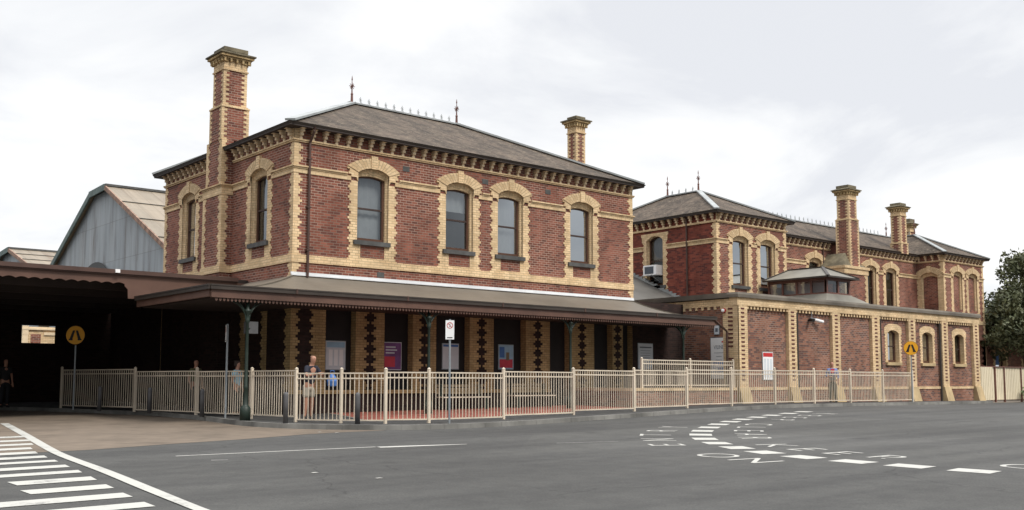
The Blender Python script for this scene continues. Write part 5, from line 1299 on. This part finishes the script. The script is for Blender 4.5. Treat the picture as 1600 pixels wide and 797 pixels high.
def person(label, x, y, rz, pose, shirt, legs, shorts=False, hair=(.05, .035, .03), long_hair=False, h=1.0, zadd=0, extra=None):
    """body faces local -Y; pose gives elbow and hand positions, foot placement and lean"""
    zb = g(x, y)+.126+zadd; e_ = empty('person', (x, y, zb)); tag(e_, label, 'person'); S = h
    L = pose.get('lean', 0.0)
    def P(a, b, c): return (a*S, (b-L*max(0, c-.92)*1.0)*S, c*S)
    hip_ = P(0, 0, .95); N_ = []; E_ = []
    def add(p, r, par=None):
        N_.append((p, r)); i = len(N_)-1
        if par is not None: E_.append((par, i))
        return i
    pel = add(P(0, 0, .94), (.15*S, .11*S)); waist = add(P(0, 0, 1.10), (.135*S, .10*S), pel); chest = add(P(0, 0, 1.32), (.165*S, .115*S), waist); neckb = add(P(0, 0, 1.47), (.085*S, .07*S), chest)
    neck = add(P(0, -.01, 1.53), .052*S, neckb); jaw = add(P(0, -.03, 1.60), (.068*S, .075*S), neck); head = add(P(0, -.015, 1.68), (.078*S, .095*S), jaw); crown = add(P(0, -.005, 1.75), (.055*S, .065*S), head)
    arms = {}; legsn = {}
    for sd in (-1, 1):
        sh = add(P(.175*sd, 0, 1.43), .055*S, chest); el = add(P(*pose['elbow%d' % sd]), .042*S, sh); wr = add(P(*pose['hand%d' % sd]), .028*S, el)
        arms[sd] = (sh, el, wr); a = V(N_[el][0]); b = V(N_[wr][0]); d = (b-a).normalized()
        pm = add(tuple(b+d*.055*S), (.036*S, .022*S), wr)
        side = d.cross(V((0, 0, 1)));  side = side.normalized() if side.length > .1 else V((1, 0, 0))
        for k, (o_, ln) in enumerate(((-.027, .060), (-.009, .072), (.009, .068), (.027, .052))):
            q = b+d*.10*S+side*o_*S; f1 = add(tuple(q), .009*S, pm); add(tuple(q+(d+V((0, 0, -.35))).normalized()*ln*S), .007*S, f1)
        th = add(tuple(b+d*.05*S+side*.045*S), .010*S, pm); add(tuple(b+d*.09*S+side*.058*S), .008*S, th)
        hp_ = add(P(.095*sd, 0, .87), (.085*S, .09*S), pel); kn = add(P(*pose['knee%d' % sd]), .058*S, hp_); an = add(P(*pose['foot%d' % sd]), .038*S, kn)
        legsn[sd] = (hp_, kn, an)
    body = skinned('body', N_, E_, SKIN, e_, None, rz)
    # clothes a little outside the body
    def up(r, d): return (r[0]+d, r[1]+d) if isinstance(r, tuple) else (r+d, r+d)
    T = [(N_[i][0], up(N_[i][1], .020*S)) for i in (pel, waist, chest)]; T[0] = (P(0, 0, .93), (.165*S, .125*S)); Ee = [(0, 1), (1, 2)]
    T.append((P(0, 0, 1.465), (.085*S, .075*S))); Ee.append((2, 3))
    for sd in (-1, 1):
        s_, el, wr = arms[sd]; sp, ep, wp = V(N_[s_][0]), V(N_[el][0]), V(N_[wr][0]); T.append((tuple(sp), (.072*S, .072*S))); Ee.append((2, len(T)-1))
        fr = pose.get('sleeve', .7); en_ = sp.lerp(ep, min(1, fr)); T.append((tuple(en_), (.062*S, .062*S))); Ee.append((len(T)-2, len(T)-1))
        if fr > 1: T.append((tuple(ep.lerp(wp, fr-1)), (.045*S, .045*S))); Ee.append((len(T)-2, len(T)-1))
    skinned('shirt', T, Ee, shirt, e_, None, rz)
    T = [(P(0, 0, 1.0), (.155*S, .12*S)), (P(0, 0, .92), (.165*S, .13*S))]; Ee = [(0, 1)]
    for sd in (-1, 1):
        a, b, c = [V(N_[i][0]) for i in legsn[sd]]; T.append((tuple(a), (.102*S, .108*S))); Ee.append((1, len(T)-1))
        if shorts: T.append((tuple(a.lerp(b, .75)), (.098*S, .10*S))); Ee.append((len(T)-2, len(T)-1))
        else:
            T.append((tuple(b), (.080*S, .080*S))); Ee.append((len(T)-2, len(T)-1)); T.append((tuple(c+V((0, 0, .03))), (.062*S, .066*S))); Ee.append((len(T)-2, len(T)-1))
    skinned('shorts' if shorts else 'trousers', T, Ee, legs, e_, None, rz)
    for sd in (-1, 1):
        f = V(N_[legsn[sd][2]][0]); fd = V((0, -1, 0))
        skinned('shoe', [(tuple(f+V((0, .03, -.035))), (.042*S, .038*S)), (tuple(f+fd*.10+V((0, 0, -.045))), (.045*S, .032*S)), (tuple(f+fd*.19+V((0, 0, -.052))), (.036*S, .022*S))], [(0, 1), (1, 2)], M['black'], e_, None, rz)
    hm = cloth('hair', hair); hc = V(N_[head][0])
    hn = [(tuple(hc+V((0, .02, .01))*S), (.084*S, .092*S)), (tuple(hc+V((0, .015, .075))*S), (.066*S, .078*S))]; he = [(0, 1)]
    if long_hair: hn += [(tuple(hc+V((0, .05, -.10))*S), (.07*S, .05*S))]; he.append((0, 2))
    skinned('hair', hn, he, hm, e_, None, rz)
    Rz = Matrix.Rotation(rz, 4, 'Z')
    fc = MB()
    for sd in (-1, 1):
        q = Rz @ (hc+V((.032*sd, -.095, -.005))*S); fc.lathe((q.x+x, q.y+y, q.z+zb-.008), [(.002, 0), (.009, .008), (.002, .016)], 6)
    fc.build('eyes', M['black'], e_)
    if extra: extra(e_, x, y, zb, rz, S)
    return e_
relax = {'elbow-1': (-.25, .03, 1.14), 'hand-1': (-.24, -.08, .90), 'elbow1': (.25, .03, 1.14), 'hand1': (.24, -.08, .90), 'knee-1': (-.10, -.02, .50), 'foot-1': (-.11, .02, .09), 'knee1': (.10, -.02, .50), 'foot1': (.12, .02, .09)}
leanp = dict(relax, **{'elbow-1': (-.27, -.16, 1.20), 'hand-1': (-.10, -.46, 1.27), 'elbow1': (.27, -.16, 1.20), 'hand1': (.10, -.46, 1.26), 'lean': .2, 'sleeve': .75})
def bag_blue(e_, x, y, zb, rz, S):
    mb = MB(); Rz = Matrix.Rotation(rz, 3, 'Z'); c = V((x, y, zb))+Rz @ V((.32, -.38, 1.0))
    mb.lathe((c.x, c.y, c.z-.18), [(.08, 0), (.16, .03), (.17, .14), (.12, .22), (.05, .30)], 12); o = mb.build('bag', M['bluep'], e_)
person('bald man in dark polo and pale shorts leaning on the railing', 14.3, 25.85, R(12), leanp, cloth('navy_cloth', (.018, .02, .032)), cloth('stone_cloth', (.40, .36, .29)), shorts=True, hair=(.30, .17, .12), h=1.04)
BG = empty('shopping_bag', (14.6, 25.3, -.3)); tag(BG, 'bright blue bag held over the railing beside the leaning man', 'bag')
mb = MB(); mb.lathe((14.72, 25.28, -.15), [(.06, 0), (.13, .03), (.15, .16), (.11, .27), (.04, .36)], 12); mb.build('bag_body', M['bluep'], BG); mb = MB(); mb.tube([(14.66, 25.28, .18), (14.66, 25.28, .30), (14.78, 25.28, .30), (14.78, 25.28, .18)], .012, 5); mb.build('handle', M['bluep'], BG)
person('woman with dark hair in light blue top behind the railing', 13.75, 29.3, R(40), dict(relax, sleeve=.6), cloth('sky_cloth', (.33, .62, .78)), cloth('black_cloth', (.015, .015, .018)), long_hair=True, h=.95)
person('person in dark clothes behind the third railing post', 13.75, 32.4, R(15), relax, cloth('olive_cloth', (.10, .10, .05)), cloth('dark_cloth', (.02, .02, .022)), h=.98)
person('dark silhouetted person standing deep under the canopy at left', 9.9, 40.2, R(10), relax, cloth('char_cloth', (.02, .02, .022)), cloth('char_cloth2', (.015, .015, .018)), h=1.0)
def pack(e_, x, y, zb, rz, S):
    Rz = Matrix.Rotation(rz, 3, 'Z'); F = lambda u, z, d=0: V((x, y, zb))+Rz @ V((u, -d, z))
    mb = MB(); mb.ob(F, -.13, .13, .98, 1.2, .14, .22); mb.build('waist_bag', M['bollard'], e_)
    mb = MB(); mb.prism(F, [(-.07, 1.30), (.07, 1.30), (.08, 1.48), (-.08, 1.48)], .10, .15); mb.build('scarf', M['redp'], e_)
person('person in blue shirt and red cap standing against the wing pilaster', 40.15, 25.55, R(-50), dict(relax, **{'hand-1': (-.12, -.22, 1.12), 'sleeve': 1.5}), cloth('blue_cloth', (.17, .22, .42)), cloth('green_cloth', (.05, .065, .05)), hair=(.16, .03, .04), h=1.02, extra=pack)
